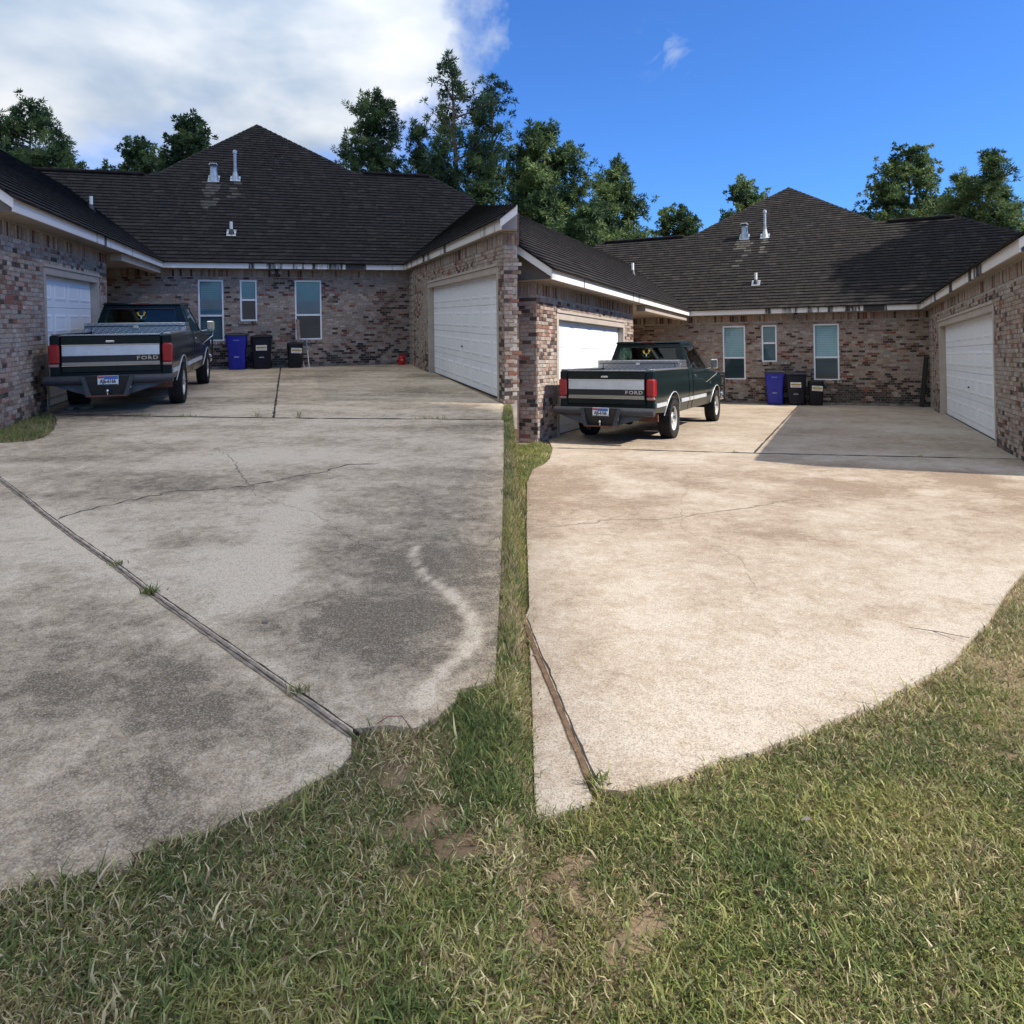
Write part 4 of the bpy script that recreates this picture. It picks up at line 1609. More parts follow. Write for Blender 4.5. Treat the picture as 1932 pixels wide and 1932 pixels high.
    link('plate_text', me, pl, Matrix.Translation((-.01, -.2545, .602)) @ FX @ Matrix.Diagonal((.80, 1.25, 1, 1)))
    me = text_mesh('TEXAS', .028, .001, mat('plate_red', (.45, .05, .06)), 'plate_text', .001)
    link('plate_text', me, pl, Matrix.Translation((.02, -.2555, .682)) @ FX)
    # cab
    cy0, cyb = 2.50, 4.38
    for sx in (-1, 1):
        cs = side_obj('cab_side', [(2.50, .50), (2.50, 1.37), (4.36, 1.37), (4.36, .50)], PAINT, T, sx)
        dr = MB()
        d = side_obj('door', [(2.82, .53), (2.82, 1.372), (4.02, 1.372), (4.02, .53)], PAINT, T, sx, depth=.01)
        d.matrix_local = Matrix.Translation((sx * .007, 0, 0))
        MB().box((sx * .966 - .012, 2.83, .70), (sx * .966 + .012, 4.01, .775)).build('side_moulding', SILVER, d)
        MB().bbox((sx * .985 - .012, 2.90, 1.21), (sx * .985 + .012, 3.03, 1.25), .005).build('door_handle', CHROME, d)
        MB().box((sx * .966 - .012, 2.51, .70), (sx * .966 + .012, 2.80, .775)).build('side_moulding', SILVER, cs)
        fe = [(4.38, .50), (4.38, 1.30), (5.70, 1.22), (5.76, 1.10), (5.76, .55), (T_AX[1] + .50, .52)] + arch(T_AX[1], .50, .53) + [(T_AX[1] - .49, .50)]
        fd = side_obj('front_fender', fe, PAINT, T, sx)
        a = arch(T_AX[1], .51, .52)
        MB().tube([(sx * (side_x(min(z, 1.3)) + .006), y, z) for y, z in a], .009, 6).build('wheel_arch_trim', SILVER, fd, smooth=60)
        MB().bbox((sx * .975 - .004, 4.42, 1.0), (sx * .975 + .004, 4.56, 1.06), .002).build('fender_badge', CHROME, fd)
        well(T_AX[1], .50, sx).build('wheel_well', UNDER, fd)
        # towing mirror
        mr = MB().bbox((sx * 1.18 - .085, 3.98, 1.38), (sx * 1.18 + .085, 4.05, 1.60), .02).build('side_mirror', CHROME, T, smooth=40)
        MB().box((sx * 1.18 - .068, 3.974, 1.40), (sx * 1.18 + .068, 3.982, 1.58)).build('mirror_glass', mat('mirror_glass', (.42, .46, .44), .08, .8), mr)
        MB().tube([(sx * .96, 4.05, 1.36), (sx * 1.10, 4.03, 1.385), (sx * 1.24, 4.03, 1.37), (sx * 1.22, 4.03, 1.25), (sx * .97, 4.05, 1.05)], .011, 8).build('mirror_arm', CHROME, mr, smooth=60)
    g = MB()
    h0, h1 = .925, .735
    bk = [(-h0, 2.50, 1.37), (h0, 2.50, 1.37), (h1, 2.62, 1.96), (-h1, 2.62, 1.96)]
    hb = lerpq(bk, .085, .915, .10, .86)
    hb[2] += Vector((-.02, 0, 0))
    holed(g, bk, hb)
    ws = [(h0, 4.42, 1.34), (-h0, 4.42, 1.34), (-h1, 3.72, 1.96), (h1, 3.72, 1.96)]
    hw_ = lerpq(ws, .06, .94, .06, .93)
    holed(g, ws, hw_)
    sides = []
    for sx in (-1, 1):
        sd = [(sx * h0, 2.50, 1.37), (sx * h0, 4.42, 1.34), (sx * h1, 3.72, 1.96), (sx * h1, 2.62, 1.96)]
        hs_ = lerpq(sd, .20, .90, .05, .88)
        holed(g, sd, hs_)
        sides.append(hs_)
    g.poly([(-h1, 2.62, 1.96), (h1, 2.62, 1.96), (h1, 3.72, 1.96), (-h1, 3.72, 1.96)])
    g.build('cab_upper', PAINT, T)
    MB().bbox((-.76, 2.585, 1.945), (.76, 3.76, 2.01), .03).build('cab_roof', PAINT, T, smooth=40)
    rw = MB().poly([p + Vector((0, .012, 0)) for p in hb]).build('rear_window', GLASS_CAR, T, fix=False)
    gm = MB()
    ring = [Vector(p) for p in hb] + [Vector(hb[0])]
    gm.tube([p + Vector((0, -.004, 0)) for p in ring], .014, 6)
    gm.build('window_gasket', BLK, rw)
    MB().poly(hw_).build('windshield', GLASS_CAR, T, fix=False)
    for s in sides:
        w = MB().poly(s).build('side_window', GLASS_CAR, T, fix=False)
        MB().tube([Vector(p) for p in s] + [Vector(s[0])], .012, 6).build('window_gasket', BLK, w)
    bl = MB().bbox((-.13, 2.57, 1.965), (.13, 2.63, 2.008), .008).build('brake_light', mat('brake_lens', (.10, .012, .012), .3), T)
    # window decal: antlers, skull, ring of small strokes
    YEL = mat('decal_yellow', (.75, .50, .03), .5)
    WHT = mat('decal_white', (.75, .74, .70), .5)
    GRN = mat('decal_green', (.05, .16, .07), .5)
    cx, cz = -.02, 1.745
    yof = 2.50 + (cz - 1.37) * .12 / .59 - .012
    dc = MB()
    for sx in (-1, 1):
        dc.tube([(cx + sx * .012, yof, cz - .02), (cx + sx * .055, yof, cz + .0), (cx + sx * .07, yof, cz + .045), (cx + sx * .05, yof, cz + .085)], [.012, .016, .014, .004], 6)
        dc.tube([(cx + sx * .06, yof, cz + .01), (cx + sx * .035, yof, cz + .055)], [.009, .003], 5)
        dc.tube([(cx + sx * .068, yof, cz + .03), (cx + sx * .09, yof, cz + .06)], [.009, .003], 5)
    dec = dc.build('window_decal', YEL, T)
    MB().add([(cx - .022, yof - .004, cz - .01), (cx + .022, yof - .004, cz - .01), (cx + .010, yof - .006, cz - .075), (cx - .010, yof - .006, cz - .075)], ((0, 1, 2, 3),)).build('decal_skull', WHT, dec)
    rg = MB()
    for i in range(14):
        a = R(200 + i * 10.8)
        p = Vector((cx + .10 * math.cos(a), yof, cz + .10 * math.sin(a)))
        rg.box((p.x - .006, yof - .002, p.z - .008), (p.x + .006, yof, p.z + .008))
    rg.build('decal_letters', GRN, dec)
    # seat, wheel, dash
    MB().bbox((-.80, 2.85, .95), (.80, 3.35, 1.12), .04).bbox((-.80, 2.70, 1.05), (-.06, 2.86, 1.48), .05).bbox((.06, 2.70, 1.05), (.80, 2.86, 1.48), .05).build('bench_seat', SEAT, T)
    MB().bbox((-.60, 2.72, 1.46), (-.30, 2.82, 1.62), .05).build('headrest', SEAT, T)
    MB().bbox((.28, 2.72, 1.46), (.58, 2.82, 1.62), .05).build('headrest', SEAT, T)
    MB().box((-.86, 4.0, 1.0), (.86, 4.40, 1.33)).build('dashboard', BLK, T)
    MB().lathe([(.19, -.012), (.205, 0), (.19, .012), (.175, 0), (.19, -.012)], 20, M=Matrix.Translation((-.40, 3.78, 1.33)) @ Matrix.Rotation(R(-65), 4, 'X')).build('steering_wheel', BLK, T)
    MB().bbox((-.10, 3.80, 1.72), (.14, 3.83, 1.79), .01).build('rear_view_mirror', BLK, T)
    # bonnet and front
    hd = MB()
    hd.add([(-.90, 4.36, 1.36), (.90, 4.36, 1.36), (.86, 5.68, 1.24), (-.86, 5.68, 1.24), (-.95, 4.36, 1.28), (.95, 4.36, 1.28), (.95, 5.70, 1.20), (-.95, 5.70, 1.20)],
           ((0, 1, 2, 3), (0, 4, 5, 1), (1, 5, 6, 2), (2, 6, 7, 3), (3, 7, 4, 0)))
    hd.build('hood', PAINT, T)
    MB().box((-.93, 5.66, .60), (.93, 5.78, 1.20)).build('grille', CHROME, T)
    MB().bbox((-1.0, 5.80, .52), (1.0, 5.93, .72), .03).build('front_bumper', CHROME, T)
    gg = MB()
    for z in (.62, .88, 1.14, 1.22):
        gg.tube([(-1.0, 5.80, z), (-1.0, 5.98, z), (1.0, 5.98, z), (1.0, 5.80, z)], .022, 8)
    for x in (-1.0, -.45, .45, 1.0):
        gg.tube([(x, 5.98, .55), (x, 5.98, 1.24)], .022, 8)
    gg.build('grille_guard', BLK, T)
    # underbody
    MB().box((-.45, .1, .48), (-.33, 5.6, .60)).box((.33, .1, .48), (.45, 5.6, .60)).box((-.62, .15, .60), (.62, 5.6, .78)).build('frame_light_block', UNDER, T)  # frame rails, plus a dark box added to block light under the body
    for y in T_AX:
        MB().tube([(-.78, y, .40), (.78, y, .40)], .055, 10).lathe([(0, -.16), (.16, -.05), (.16, .05), (0, .16)], 12, 'x', Matrix.Translation((0, y, .40))).build('axle', UNDER, T)
    MB().tube([(.52, .25, .47), (.52, 1.0, .47), (.42, 2.2, .46)], .04, 8).build('exhaust_pipe', RUST, T)
    MB().box((.50, .45, .40), (.88, .50, .56)).build('mud_bracket', RUST, T)
    # wheels
    for y in T_AX:
        for sx in (-1, 1):
            ty = MB()
            ty.lathe([(.235, -.10), (.30, -.128), (.36, -.13), (.388, -.115), (.395, -.09), (.395, .09), (.388, .115), (.36, .13), (.30, .128), (.235, .10)], 36, 'x')
            for i in range(40):
                a = 2 * math.pi * i / 40
                Mr = Matrix.Rotation(a, 4, 'X')
                for q, (x0, x1) in enumerate(((-.128, -.068), (-.06, -.005), (.005, .06), (.068, .128))):
                    Mq = Mr @ Matrix.Rotation(.05 * (q % 2), 4, 'X') @ Matrix.Rotation(R(18 if q % 2 else -18), 4, 'Z')
                    ty.box((x0 + .004, -.021, .385 if abs(x0 + x1) < .1 else .375), (x1 - .004, .021, .409 if abs(x0 + x1) < .1 else .402), 0, Mr @ Matrix.Rotation(.075 * (q % 2), 4, 'X'))
            wheel = ty.build('wheel', RUBBER, T, Matrix.Translation((sx * .855, y, T_R)), smooth=35)
            rm = MB()
            k = sx
            rm.lathe([(.245, k * .105), (.235, k * .10), (.222, k * .05), (.20, k * .035), (.15, k * .055), (.10, k * .06), (.085, k * .085), (.0, k * .09)], 28, 'x')
            rm.lathe([(.245, -k * .10), (.20, -k * .06), (0, -k * .05)], 28, 'x')
            r_ = rm.build('rim', RIM, wheel, smooth=40)
            hl = MB()
            for i in range(8):
                a = 2 * math.pi * i / 8
                hl.lathe([(0, k * .0565), (.021, k * .0560), (.024, k * .046)], 8, 'x', Matrix.Translation((0, .175 * math.cos(a), .175 * math.sin(a))))
            hl.build('rim_holes', BLK, wheel)
            MB().lathe([(.062, k * .06), (.058, k * .115), (.03, k * .135), (0, k * .137)], 16, 'x').build('hub_cap', CHROME, wheel, smooth=40)
    # long-bed proportions
    k = 1.10
    for o in [c for c in T.children] + [d for c in T.children if c.name.split('.')[0] != 'wheel' for d in c.children]:
        if o.name.split('.')[0] == 'wheel':
            o.location.y *= k
        elif o.name.split('.')[0] in ('letter', 'plate_text'):
            o.location.y *= k
        else:
            for v in o.data.vertices:
                v.co.y *= k
    return T


TRUCK_A = (-2.19, -11.12, .3)
TRUCK_B = (-2.28, -13.45, -2.5)
truck = build_truck(at('A', TRUCK_A[0], TRUCK_A[1], 0, R(TRUCK_A[2])), 'dark green pickup parked on the stained driveway under cloudy sky')
t2 = copy_tree(truck)
t2.matrix_world = at('B', TRUCK_B[0], TRUCK_B[1], 0, R(TRUCK_B[2]))
t2['label'] = 'dark green pickup parked on the washed sunlit driveway'


# ------------------------------------------------------------------ bins and small things
def rrect(w, d, r, z, n=4):
    pts = []
    for cx, cy, a0 in ((w / 2 - r, d / 2 - r, 0), (-w / 2 + r, d / 2 - r, 90), (-w / 2 + r, -d / 2 + r, 180), (w / 2 - r, -d / 2 + r, 270)):
        for i in range(n + 1):
            a = R(a0 + 90 * i / n)
            pts.append((cx + r * math.cos(a), cy + r * math.sin(a), z))
    return pts


def loft(mb, rings, m=0, cap=True):
    n = len(rings[0])
    vs = [p for r in rings for p in r]
    fs = []
    for q in range(len(rings) - 1):
        for i in range(n):
            j = (i + 1) % n
            fs.append((q * n + i, q * n + j, q * n + n + j, q * n + n + i))
    if cap:
        fs += [tuple(range(n - 1, -1, -1)), tuple(range((len(rings) - 1) * n, len(rings) * n))]
    return mb.add(vs, fs, m)


BINBLUE = mat('bin_blue_plastic', (.008, .016, .30), .42, var=.15, vscale=6)
BINDARK = mat('bin_navy_black_plastic', (.007, .009, .020), .45, var=.25, vscale=6, spec=.3)
BINBLK = mat('bin_black_plastic', (.009, .010, .013), .5, var=.25, vscale=6, spec=.3)
STICK = mat('sticker_white', (.72, .72, .66), .5)
STICKT = mat('sticker_dark_ink', (.07, .055, .03), .6)
STICKY = mat('sticker_yellow', (.62, .46, .10), .6)
STICKP = mat('sticker_pink_ink', (.40, .12, .24), .6)
STICKG = mat('sticker_grey_green_ink', (.24, .32, .26), .6)
BARW = mat('bin_bar_metal', (.62, .62, .62), .4, .4)


def bin_(kind, M, label):
    T = empty('wheelie_bin' if kind != 'black' else 'trash_can', M, label, 'bin', 'rubbish bins at the rear wall')
    c = {'blue': BINBLUE, 'dark': BINDARK, 'black': BINBLK}[kind]
    w, d, hgt = {'blue': (.64, .62, 1.12), 'dark': (.66, .64, 1.05), 'black': (.48, .46, .80)}[kind]
    b = .78 if kind != 'black' else .88
    rings = [rrect(w * b * .97, d * b * .9, .06, .02), rrect(w * b, d * b * .93, .06, .05)]
    if kind == 'blue':
        rings += [rrect(w * .86, d * .88, .06, hgt * .62), rrect(w * .95, d * .95, .06, hgt * .72), rrect(w * .96, d * .97, .06, hgt * .93), rrect(w, d, .06, hgt * .94), rrect(w, d, .06, hgt * .975), rrect(w * .9, d * .9, .06, hgt * .98)]
    elif kind == 'dark':
        rings += [rrect(w * .88, d * .92, .07, hgt * .70), rrect(w * .93, d * .96, .07, hgt * .80), rrect(w * .95, d * .97, .07, hgt * .92), rrect(w * 1.0, d, .07, hgt * .925), rrect(w, d, .07, hgt * .96), rrect(w * .9, d * .9, .06, hgt * .965)]
    else:
        rings += [rrect(w * .97, d * .97, .08, hgt * .86), rrect(w * .97, d * .97, .08, hgt * .88), rrect(w * .9, d * .9, .08, hgt * .89)]
    loft(MB(), rings).build('body', c, T, smooth=35)
    lw, ld_ = w * 1.02, d * 1.04
    lid = MB()
    loft(lid, [rrect(lw, ld_, .07, hgt * (.975 if kind != 'black' else .88)), rrect(lw * 1.01, ld_ * 1.01, .07, hgt * 1.0), rrect(lw * .93, ld_ * .93, .07, hgt * 1.03), rrect(lw * .6, ld_ * .6, .06, hgt * 1.05)])
    l_ = lid.build('lid', BLACKP if kind == 'blue' else c, T, smooth=35)
    if kind != 'black':
        MB().bbox((-.16, -.10, hgt * 1.045), (.16, .10, hgt * 1.062), .008).build('lid_panel', BLACKP if kind == 'blue' else c, l_)
        MB().tube([(-w * .4, d * .50, hgt * .93), (-w * .4, d * .60, hgt * .95), (w * .4, d * .60, hgt * .95), (w * .4, d * .50, hgt * .93)], .016, 8).build('handle', c, T, smooth=60)
        MB().bbox((-.075, -d * .5 - .004, hgt * .36), (.075, -d * .40, hgt * .375), .004).build('lift_bar', BARW, T)
        # pocket moulding under the bar
        fr = -d * b * .93 / 2
        p = MB()
        y0 = -d * .455
        p.add([(-.10, y0 - .012, hgt * .44), (.10, y0 - .012, hgt * .44), (.10, y0 - .004, hgt * .33), (.12, y0 + .004, hgt * .24), (.12, y0 + .03, .05), (-.12, y0 + .03, .05), (-.12, y0 + .004, hgt * .24), (-.10, y0 - .004, hgt * .33)], ((0, 1, 2, 3, 4, 5, 6, 7),))
        p.build('front_moulding', c, T)
        for sx in (-1, 1):
            MB().lathe([(0, sx * .0), (.12, sx * .0), (.125, sx * .02), (.12, sx * .05), (0, sx * .055)], 18, 'x', Matrix.Translation((sx * w * .36, d * .42, .125))).build('wheel', RUBBER, T, smooth=40)
    else:
        MB().tube([(-.10, -d * .49, hgt * .40), (0, -d * .5, hgt * .375), (.10, -d * .49, hgt * .40)], .010, 6).build('grip', c, T)
        for sx in (-1, 1):
            MB().bbox((sx * w * .5 - .02, -.06, hgt * .80), (sx * w * .5 + .02, .06, hgt * .86), .008).build('handle', c, T)
    FX = Matrix.Rotation(R(90), 4, 'X')
    if kind == 'blue':
        me = text_mesh('RECYCLE', .04, .001, STICKG, 'stamp', .001)
        bx = MB().box((-.09, -d * .485 - .008, hgt * .83), (.09, -d * .485 + .02, hgt * .86)).build('stamp', mat('bin_blue_stamp', (.12, .16, .42), .5), T)
    else:
        zc = hgt * (.66 if kind == 'dark' else .72)
        yf = -d * (.472 if kind == 'dark' else .49) - .006
        tilt = 0 if kind == 'dark' else .05
        Ms = Matrix.Translation((.0 if kind == 'dark' else .05, yf, zc)) @ Matrix.Rotation(tilt, 4, 'Y') @ Matrix.Rotation(R(-3), 4, 'X')
        st = MB().bbox((-.165, -.003, -.085), (.165, .003, .085), .002).build('sticker', STICK, T, Ms)
        MB().box((-.15, -.0045, -.022), (.15, -.0034, .038)).build('sticker_band', STICKY, st)
        MB().box((-.10, -.0042, .055), (.10, -.0034, .068)).build('sticker_rule', STICKG, st)
        me = text_mesh('TRASH PICK UP', .052, .0006, STICKT, 'sticker_text', .0022)
        link('sticker_text', me, st, Matrix.Translation((0, -.0052, .008)) @ FX @ Matrix.Diagonal((.82, 1, 1, 1)))
        me = text_mesh('346-248-5273', .05, .0006, STICKP, 'sticker_text', .001)
        link('sticker_text', me, st, Matrix.Translation((0, -.0052, -.052)) @ FX @ Matrix.Diagonal((.88, 1, 1, 1)))
    return T


bin_('blue', at('A', -.90, -.48), 'blue recycling bin beside the truck on the stained driveway')
bin_('dark', at('A', -.145, -.48), 'navy black wheeled bin in the middle of three spaced bins')
bin_('black', at('A', .885, -.45), 'small black trash can standing alone before the leaning plank')
bin_('blue', at('B', -.20, -.62), 'blue recycling bin touching a dark bin on the sunlit side')
bin_('dark', at('B', .475, -.62), 'navy black wheeled bin between blue bin and trash can in a tight row')
bin_('black', at('B', 1.085, -.55), 'small black trash can in the shade at the end of the tight row')

# plank and paint pole leaning on the rear wall (stained yard)
M_ = at('A', 1.06, -.30, 0, 0, R(-8), R(-2.5))
pk = MB().bbox((-.055, -.018, 0.0), (.055, .018, 1.62), .004).build('plank', WOODG)
pk.matrix_world = M_
tag(pk, 'weathered grey plank leaning on the window behind a black trash can', 'plank')
po = empty('extension_pole', at('A', 1.33, -.62, 0, 0, R(-26), R(-4)), 'thin metal pole with wire frame foot leaning against the brick wall', 'pole')
MB().tube([(0, 0, .0), (0, 0, .62)], .012, 8).build('pole_shaft', SILVER, po)
MB().tube([(0, 0, .62), (0, 0, 1.05)], .016, 8).build('grip', mat('grip_blue', (.12, .2, .34), .5), po)
MB().tube([(-.17, 0, .24), (-.15, 0, .012), (.12, 0, .012)], .009, 6).build('roller_frame', SILVER, po)
# red fuel can in the corner
fc = empty('fuel_can', at('A', 4.42, -.42), 'small red fuel can in the corner by beige siding', 'fuel can')
RED = mat('can_red_plastic', (.50, .012, .02), .4)
MB().lathe([(0, 0), (.12, 0), (.13, .02), (.13, .23), (.11, .27), (.05, .30), (.045, .32), (0, .32)], 18).build('body', RED, fc, smooth=40)
MB().tube([(-.08, 0, .28), (-.07, 0, .36), (.06, 0, .37), (.09, 0, .28)], .014, 8).build('handle', RED, fc, smooth=60)
MB().tube([(.09, -.02, .30), (.15, -.05, .37)], [.018, .01], 8).build('spout', RED, fc, smooth=60)
MB().box((-.06, -.133, .15), (.02, -.128, .19)).build('label', STICKY, fc)
# dark board in the corner of the sunlit yard
bd = MB().bbox((-.07, -.018, 0), (.07, .018, 1.62), .004).build('board', mat('board_black', (.012, .011, .010), .8))
bd.matrix_world = at('B', 4.20, -.30, 0, R(-30), R(-7), R(3))
tag(bd, 'blackened board leaning in the shaded corner by the right garage', 'board')
# loose flat stones by the left pier
STONE = mat('flat_stone', (.20, .17, .14), .95, var=.4, vscale=9, bump=.004, bscale=30)
for i, (x, y, s) in enumerate(((-3.05, -9.85, 1.), (-2.86, -10.15, .8), (-3.12, -10.22, .7))):
    rn = random.Random(i)
    mb = MB()
    ring = [(s * .19 * math.cos(a) * rn.uniform(.8, 1.1), s * .12 * math.sin(a) * rn.uniform(.8, 1.1)) for a in np.linspace(0, 2 * math.pi, 9)[:-1]]
    loft(mb, [[(a, b, 0) for a, b in ring], [(a * 1.04, b * 1.04, .03) for a, b in ring], [(a * .93, b * .93, .06) for a, b in ring]])
    o = mb.build('flat_stone', STONE, smooth=30)
    o.matrix_world = at('A', x, y, 0, i * 1.1)
    tag(o, ('largest', 'middle-sized', 'smallest')[i] + ' of three flat stones at the foot of the brick pier behind the truck', 'stone', 'flat stones by the pier')

# ------------------------------------------------------------------ trees


def mat_leaf(name, c1, c2):
    m = bpy.data.materials.new(name)
    m.use_nodes = True
    t = m.node_tree
    b = t.nodes['Principled BSDF']
    b.inputs['Roughness'].default_value = .6
    b.inputs['Specular IOR Level'].default_value = .25
    g = N(t, 'ShaderNodeNewGeometry')
    a = mixc(t, ramp(t, noise(t, g.outputs['Position'], .9, 4, .6), [(.35, 0.), (.65, 1.)]), c1, c2)
    L(t, a, b.inputs['Base Color'])
    tr = N(t, 'ShaderNodeBsdfTranslucent')
    L(t, a, tr.inputs[0])
    ms = N(t, 'ShaderNodeMixShader', ins={0: .28})
    L(t, b.outputs[0], ms.inputs[1])
    L(t, tr.outputs[0], ms.inputs[2])
    L(t, ms.outputs[0], t.nodes['Material Output'].inputs[0])
    return m


LEAF = [mat_leaf('needles_dark', (.030, .062, .030), (.045, .085, .035)), mat_leaf('needles_mid', (.060, .115, .045), (.095, .155, .058)), mat_leaf('needles_light', (.12, .185, .065), (.17, .23, .085))]
BARK = mat('pine_bark', (.20, .155, .125), .95, var=.4, vscale=6, bump=.02, bscale=14)


def tree(x, y, top, profile, seed, label, dens=1., tuft=.34, gap=0., shape='pine', base_r=.22, cat='tree'):
    """profile: list of (height, half width) from the lowest branches to the top"""
    rn = np.random.default_rng(seed)
    z0 = float(gz(x, y)) - .1
    T = empty('pine_tree' if shape == 'pine' else 'broadleaf_tree', Matrix.Translation((x, y, z0)), label, cat, 'trees behind the houses')
    hp = [p[0] - z0 for p in profile]
    wp = [p[1] * 1.14 for p in profile]
    H_ = top - .45 - z0
    hp = [hp[0]] + [q - .45 for q in hp[1:]]
    tr = MB()
    bend = rn.normal(0, .25, 2)
    pth = [(bend[0] * (t ** 2), bend[1] * t ** 2, H_ * t * .97) for t in np.linspace(0, 1, 9)]
    tr.tube(pth, [base_r * (1 - .88 * t) for t in np.linspace(0, 1, 9)], 8)
    tufts = []
    nb = int((H_ - hp[0]) * 8.5 * dens)
    for i in range(nb):
        h = hp[0] + (H_ - hp[0]) * (i + rn.random()) / nb
        w = np.interp(h, hp, wp) * rn.uniform(.55, 1.12)
        a = rn.random() * 2 * math.pi
        t = h / (H_ * .97)
        o = np.array([bend[0] * t * t, bend[1] * t * t, h - .25 * w])
        e = np.array([math.cos(a) * w, math.sin(a) * w, rn.uniform(.0, .45) * w + .2])
        if i % 2 == 0:
            tr.tube([o, o + e * .5 + np.array([0, 0, -.04 * w]), o + e], [.06 + .014 * w, .04, .016], 5, cap=False)
        nt_ = max(4, int(w * 8.5 * dens))
        for k in range(nt_):
            s = rn.uniform(.35, 1.03) if w > 1 else rn.uniform(.1, 1.03)
            tufts.append(o + e * s + rn.normal(0, .17 + .07 * w, 3))
    tr.build('trunk', BARK, T, smooth=60)
    C_ = np.array(tufts)
    n = len(C_)
    per = 32
    P = np.repeat(C_, per, 0)
    d = rn.normal(0, 1, (n * per, 3))
    d[:, 2] += .35
    d /= np.linalg.norm(d, axis=1)[:, None]
    ln = tuft * (1. if shape == 'pine' else .85) * rn.uniform(.6, 1.25, n * per)
    s = np.cross(d, rn.normal(0, 1, (n * per, 3)))
    s /= np.linalg.norm(s, axis=1)[:, None] + 1e-9
    wd_ = (.030 if shape == 'pine' else .044) * rn.uniform(.7, 1.3, n * per)
    st = P + d * (.12 * ln)[:, None]
    en = P + d * ln[:, None]
    md = (st * .45 + en * .55)
    V = np.stack([st, md + s * wd_[:, None], en, md - s * wd_[:, None]], 1).reshape(-1, 3)
    me = bpy.data.meshes.new('crown')
    m = n * per
    me.vertices.add(m * 4)
    me.vertices.foreach_set('co', V.ravel().astype(np.float32))
    me.loops.add(m * 4)
    me.polygons.add(m)
    me.loops.foreach_set('vertex_index', np.arange(m * 4, dtype=np.int32))
    me.polygons.foreach_set('loop_start', np.arange(0, m * 4, 4, dtype=np.int32))
    me.polygons.foreach_set('loop_total', np.full(m, 4, dtype=np.int32))
    for q in LEAF:
        me.materials.append(q)
    clump = fbm(C_[:, 0] * .9 + C_[:, 1], C_[:, 2] * .9 + seed, 1., 2)
    mi = np.clip(((clump - .5) * 5 + 1 + rn.normal(0, .45, n)).round(), 0, 2).astype(np.int32)
    me.polygons.foreach_set('material_index', np.repeat(mi, per))
    me.update(calc_edges=True)
    link('crown', me, T)
    return T


def px_x(u, D):
    return (u - 966) / 1350 * D


def px_z(v, D):
    return EYE - (v - 640) / 1350 * D


# trees beyond the house on the cloudy side, from west to east
tree(-29.8, 44, 16.6, [(8, 3.4), (11, 3.3), (14, 2.3), (16.6, .5)], 1, 'tall dark pine at the far left of the cloudy yard', 1.1)
tree(-27.5, 43.5, 14.8, [(8, 2.0), (12, 1.5), (14.8, .4)], 2, 'narrow pine leaning against the tall one at far left', 1.0)
tree(-27.4, 52, 16.2, [(9, 2.2), (13, 2.15), (15, 1.5), (16.2, .5)], 3, 'round topped tree over the left low ridge of the cloudy house', 1.15, shape='broad')
tree(-20.4, 46, 16.4, [(9, 1.7), (13.5, 1.65), (15.3, 1.1), (16.4, .4)], 4, 'oval tree showing left of the tall cloudy roof peak', 1.2, shape='broad')
tree(-22.4, 47, 13.9, [(9, 1.0), (12.5, .8), (13.9, .3)], 5, 'small treetop beside the oval tree left of the peak', 1.0)
tree(-9.2, 46, 18.0, [(9, 2.6), (12, 2.5), (15, 1.6), (17, 1.1), (18, .4)], 6, 'big bushy pine just right of the cloudy roof peak', 1.05)
tree(-6.3, 48, 16.4, [(9, 1.3), (13, 1.1), (15.5, .7), (16.4, .3)], 7, 'slim pine between the bushy pine and the tallest pine', 1.0)
tree(-3.1, 42, 18.5, [(12.6, 2.0), (14.5, 2.1), (16.8, 1.5), (18.5, .4)], 8, 'tallest pine above the right garage of the cloudy house', .62, base_r=.30)
tree(-3.7, 40, 13.2, [(8, 1.3), (11, 1.1), (13.2, .3)], 9, 'low dark pine standing in front of the bare pine trunk', 1.1)
tree(-1.6, 41, 12.8, [(8, 1.5), (11.5, 1.1), (12.8, .4)], 10, 'low pine right of the bare pine trunk', 1.1)
tree(-1.2, 43, 17.9, [(11, 1.4), (15, 1.5), (17, 1.0), (17.9, .3)], 11, 'tall thin pine next to the tallest pine', .7)
# beyond the house on the sunlit side
tree(2.0, 44, 15.2, [(7, 2.6), (10, 2.5), (13, 1.9), (14.5, 1.2), (15.2, .4)], 12, 'tall pine left of the sunlit house above its garage', 1.5)
tree(6.1, 46, 13.2, [(7, 2.4), (9, 2.2), (11, 1.4), (12.4, .8), (13.2, .3)], 13, 'pointed pine between the tall pine and the sunlit roof', 1.35)
tree(4.2, 41, 9.6, [(5.5, 2.0), (8, 1.9), (9.6, .7)], 14, 'bushy low pine below the pointed pine', 1.2)
tree(13.2, 55, 12.1, [(7, 1.9), (10, 1.85), (11.4, 1.2), (12.1, .4)], 15, 'round tree over the left low ridge of the sunlit house', 1.2, shape='broad')
tree(17.1, 52, 13.6, [(8, 1.7), (11, 1.6), (12.8, 1.1), (13.6, .4)], 16, 'tree half hidden by the sunlit roof peak', 1.2, shape='broad')
tree(27.6, 50, 15.5, [(8, 3.0), (11, 2.8), (13.5, 2.0), (15, 1.1), (15.5, .4)], 17, 'large full tree right of the sunlit roof peak', 1.15, shape='broad')
tree(24.8, 51, 10.7, [(7, 1.0), (9.6, .8), (10.7, .3)], 18, 'small treetop at the foot of the large full tree', 1.0)
tree(28.0, 44, 12.2, [(7, 1.6), (10, 1.4), (12.2, .5)], 19, 'dark tree close to the right side of the large full tree', 1.15)
tree(28.6, 42, 13.2, [(7, 1.5), (11, 1.2), (13.2, .4)], 20, 'dark tree rising at the right edge', 1.1)
sh = PM['B'] @ Vector((15.2, 3.6, 0))
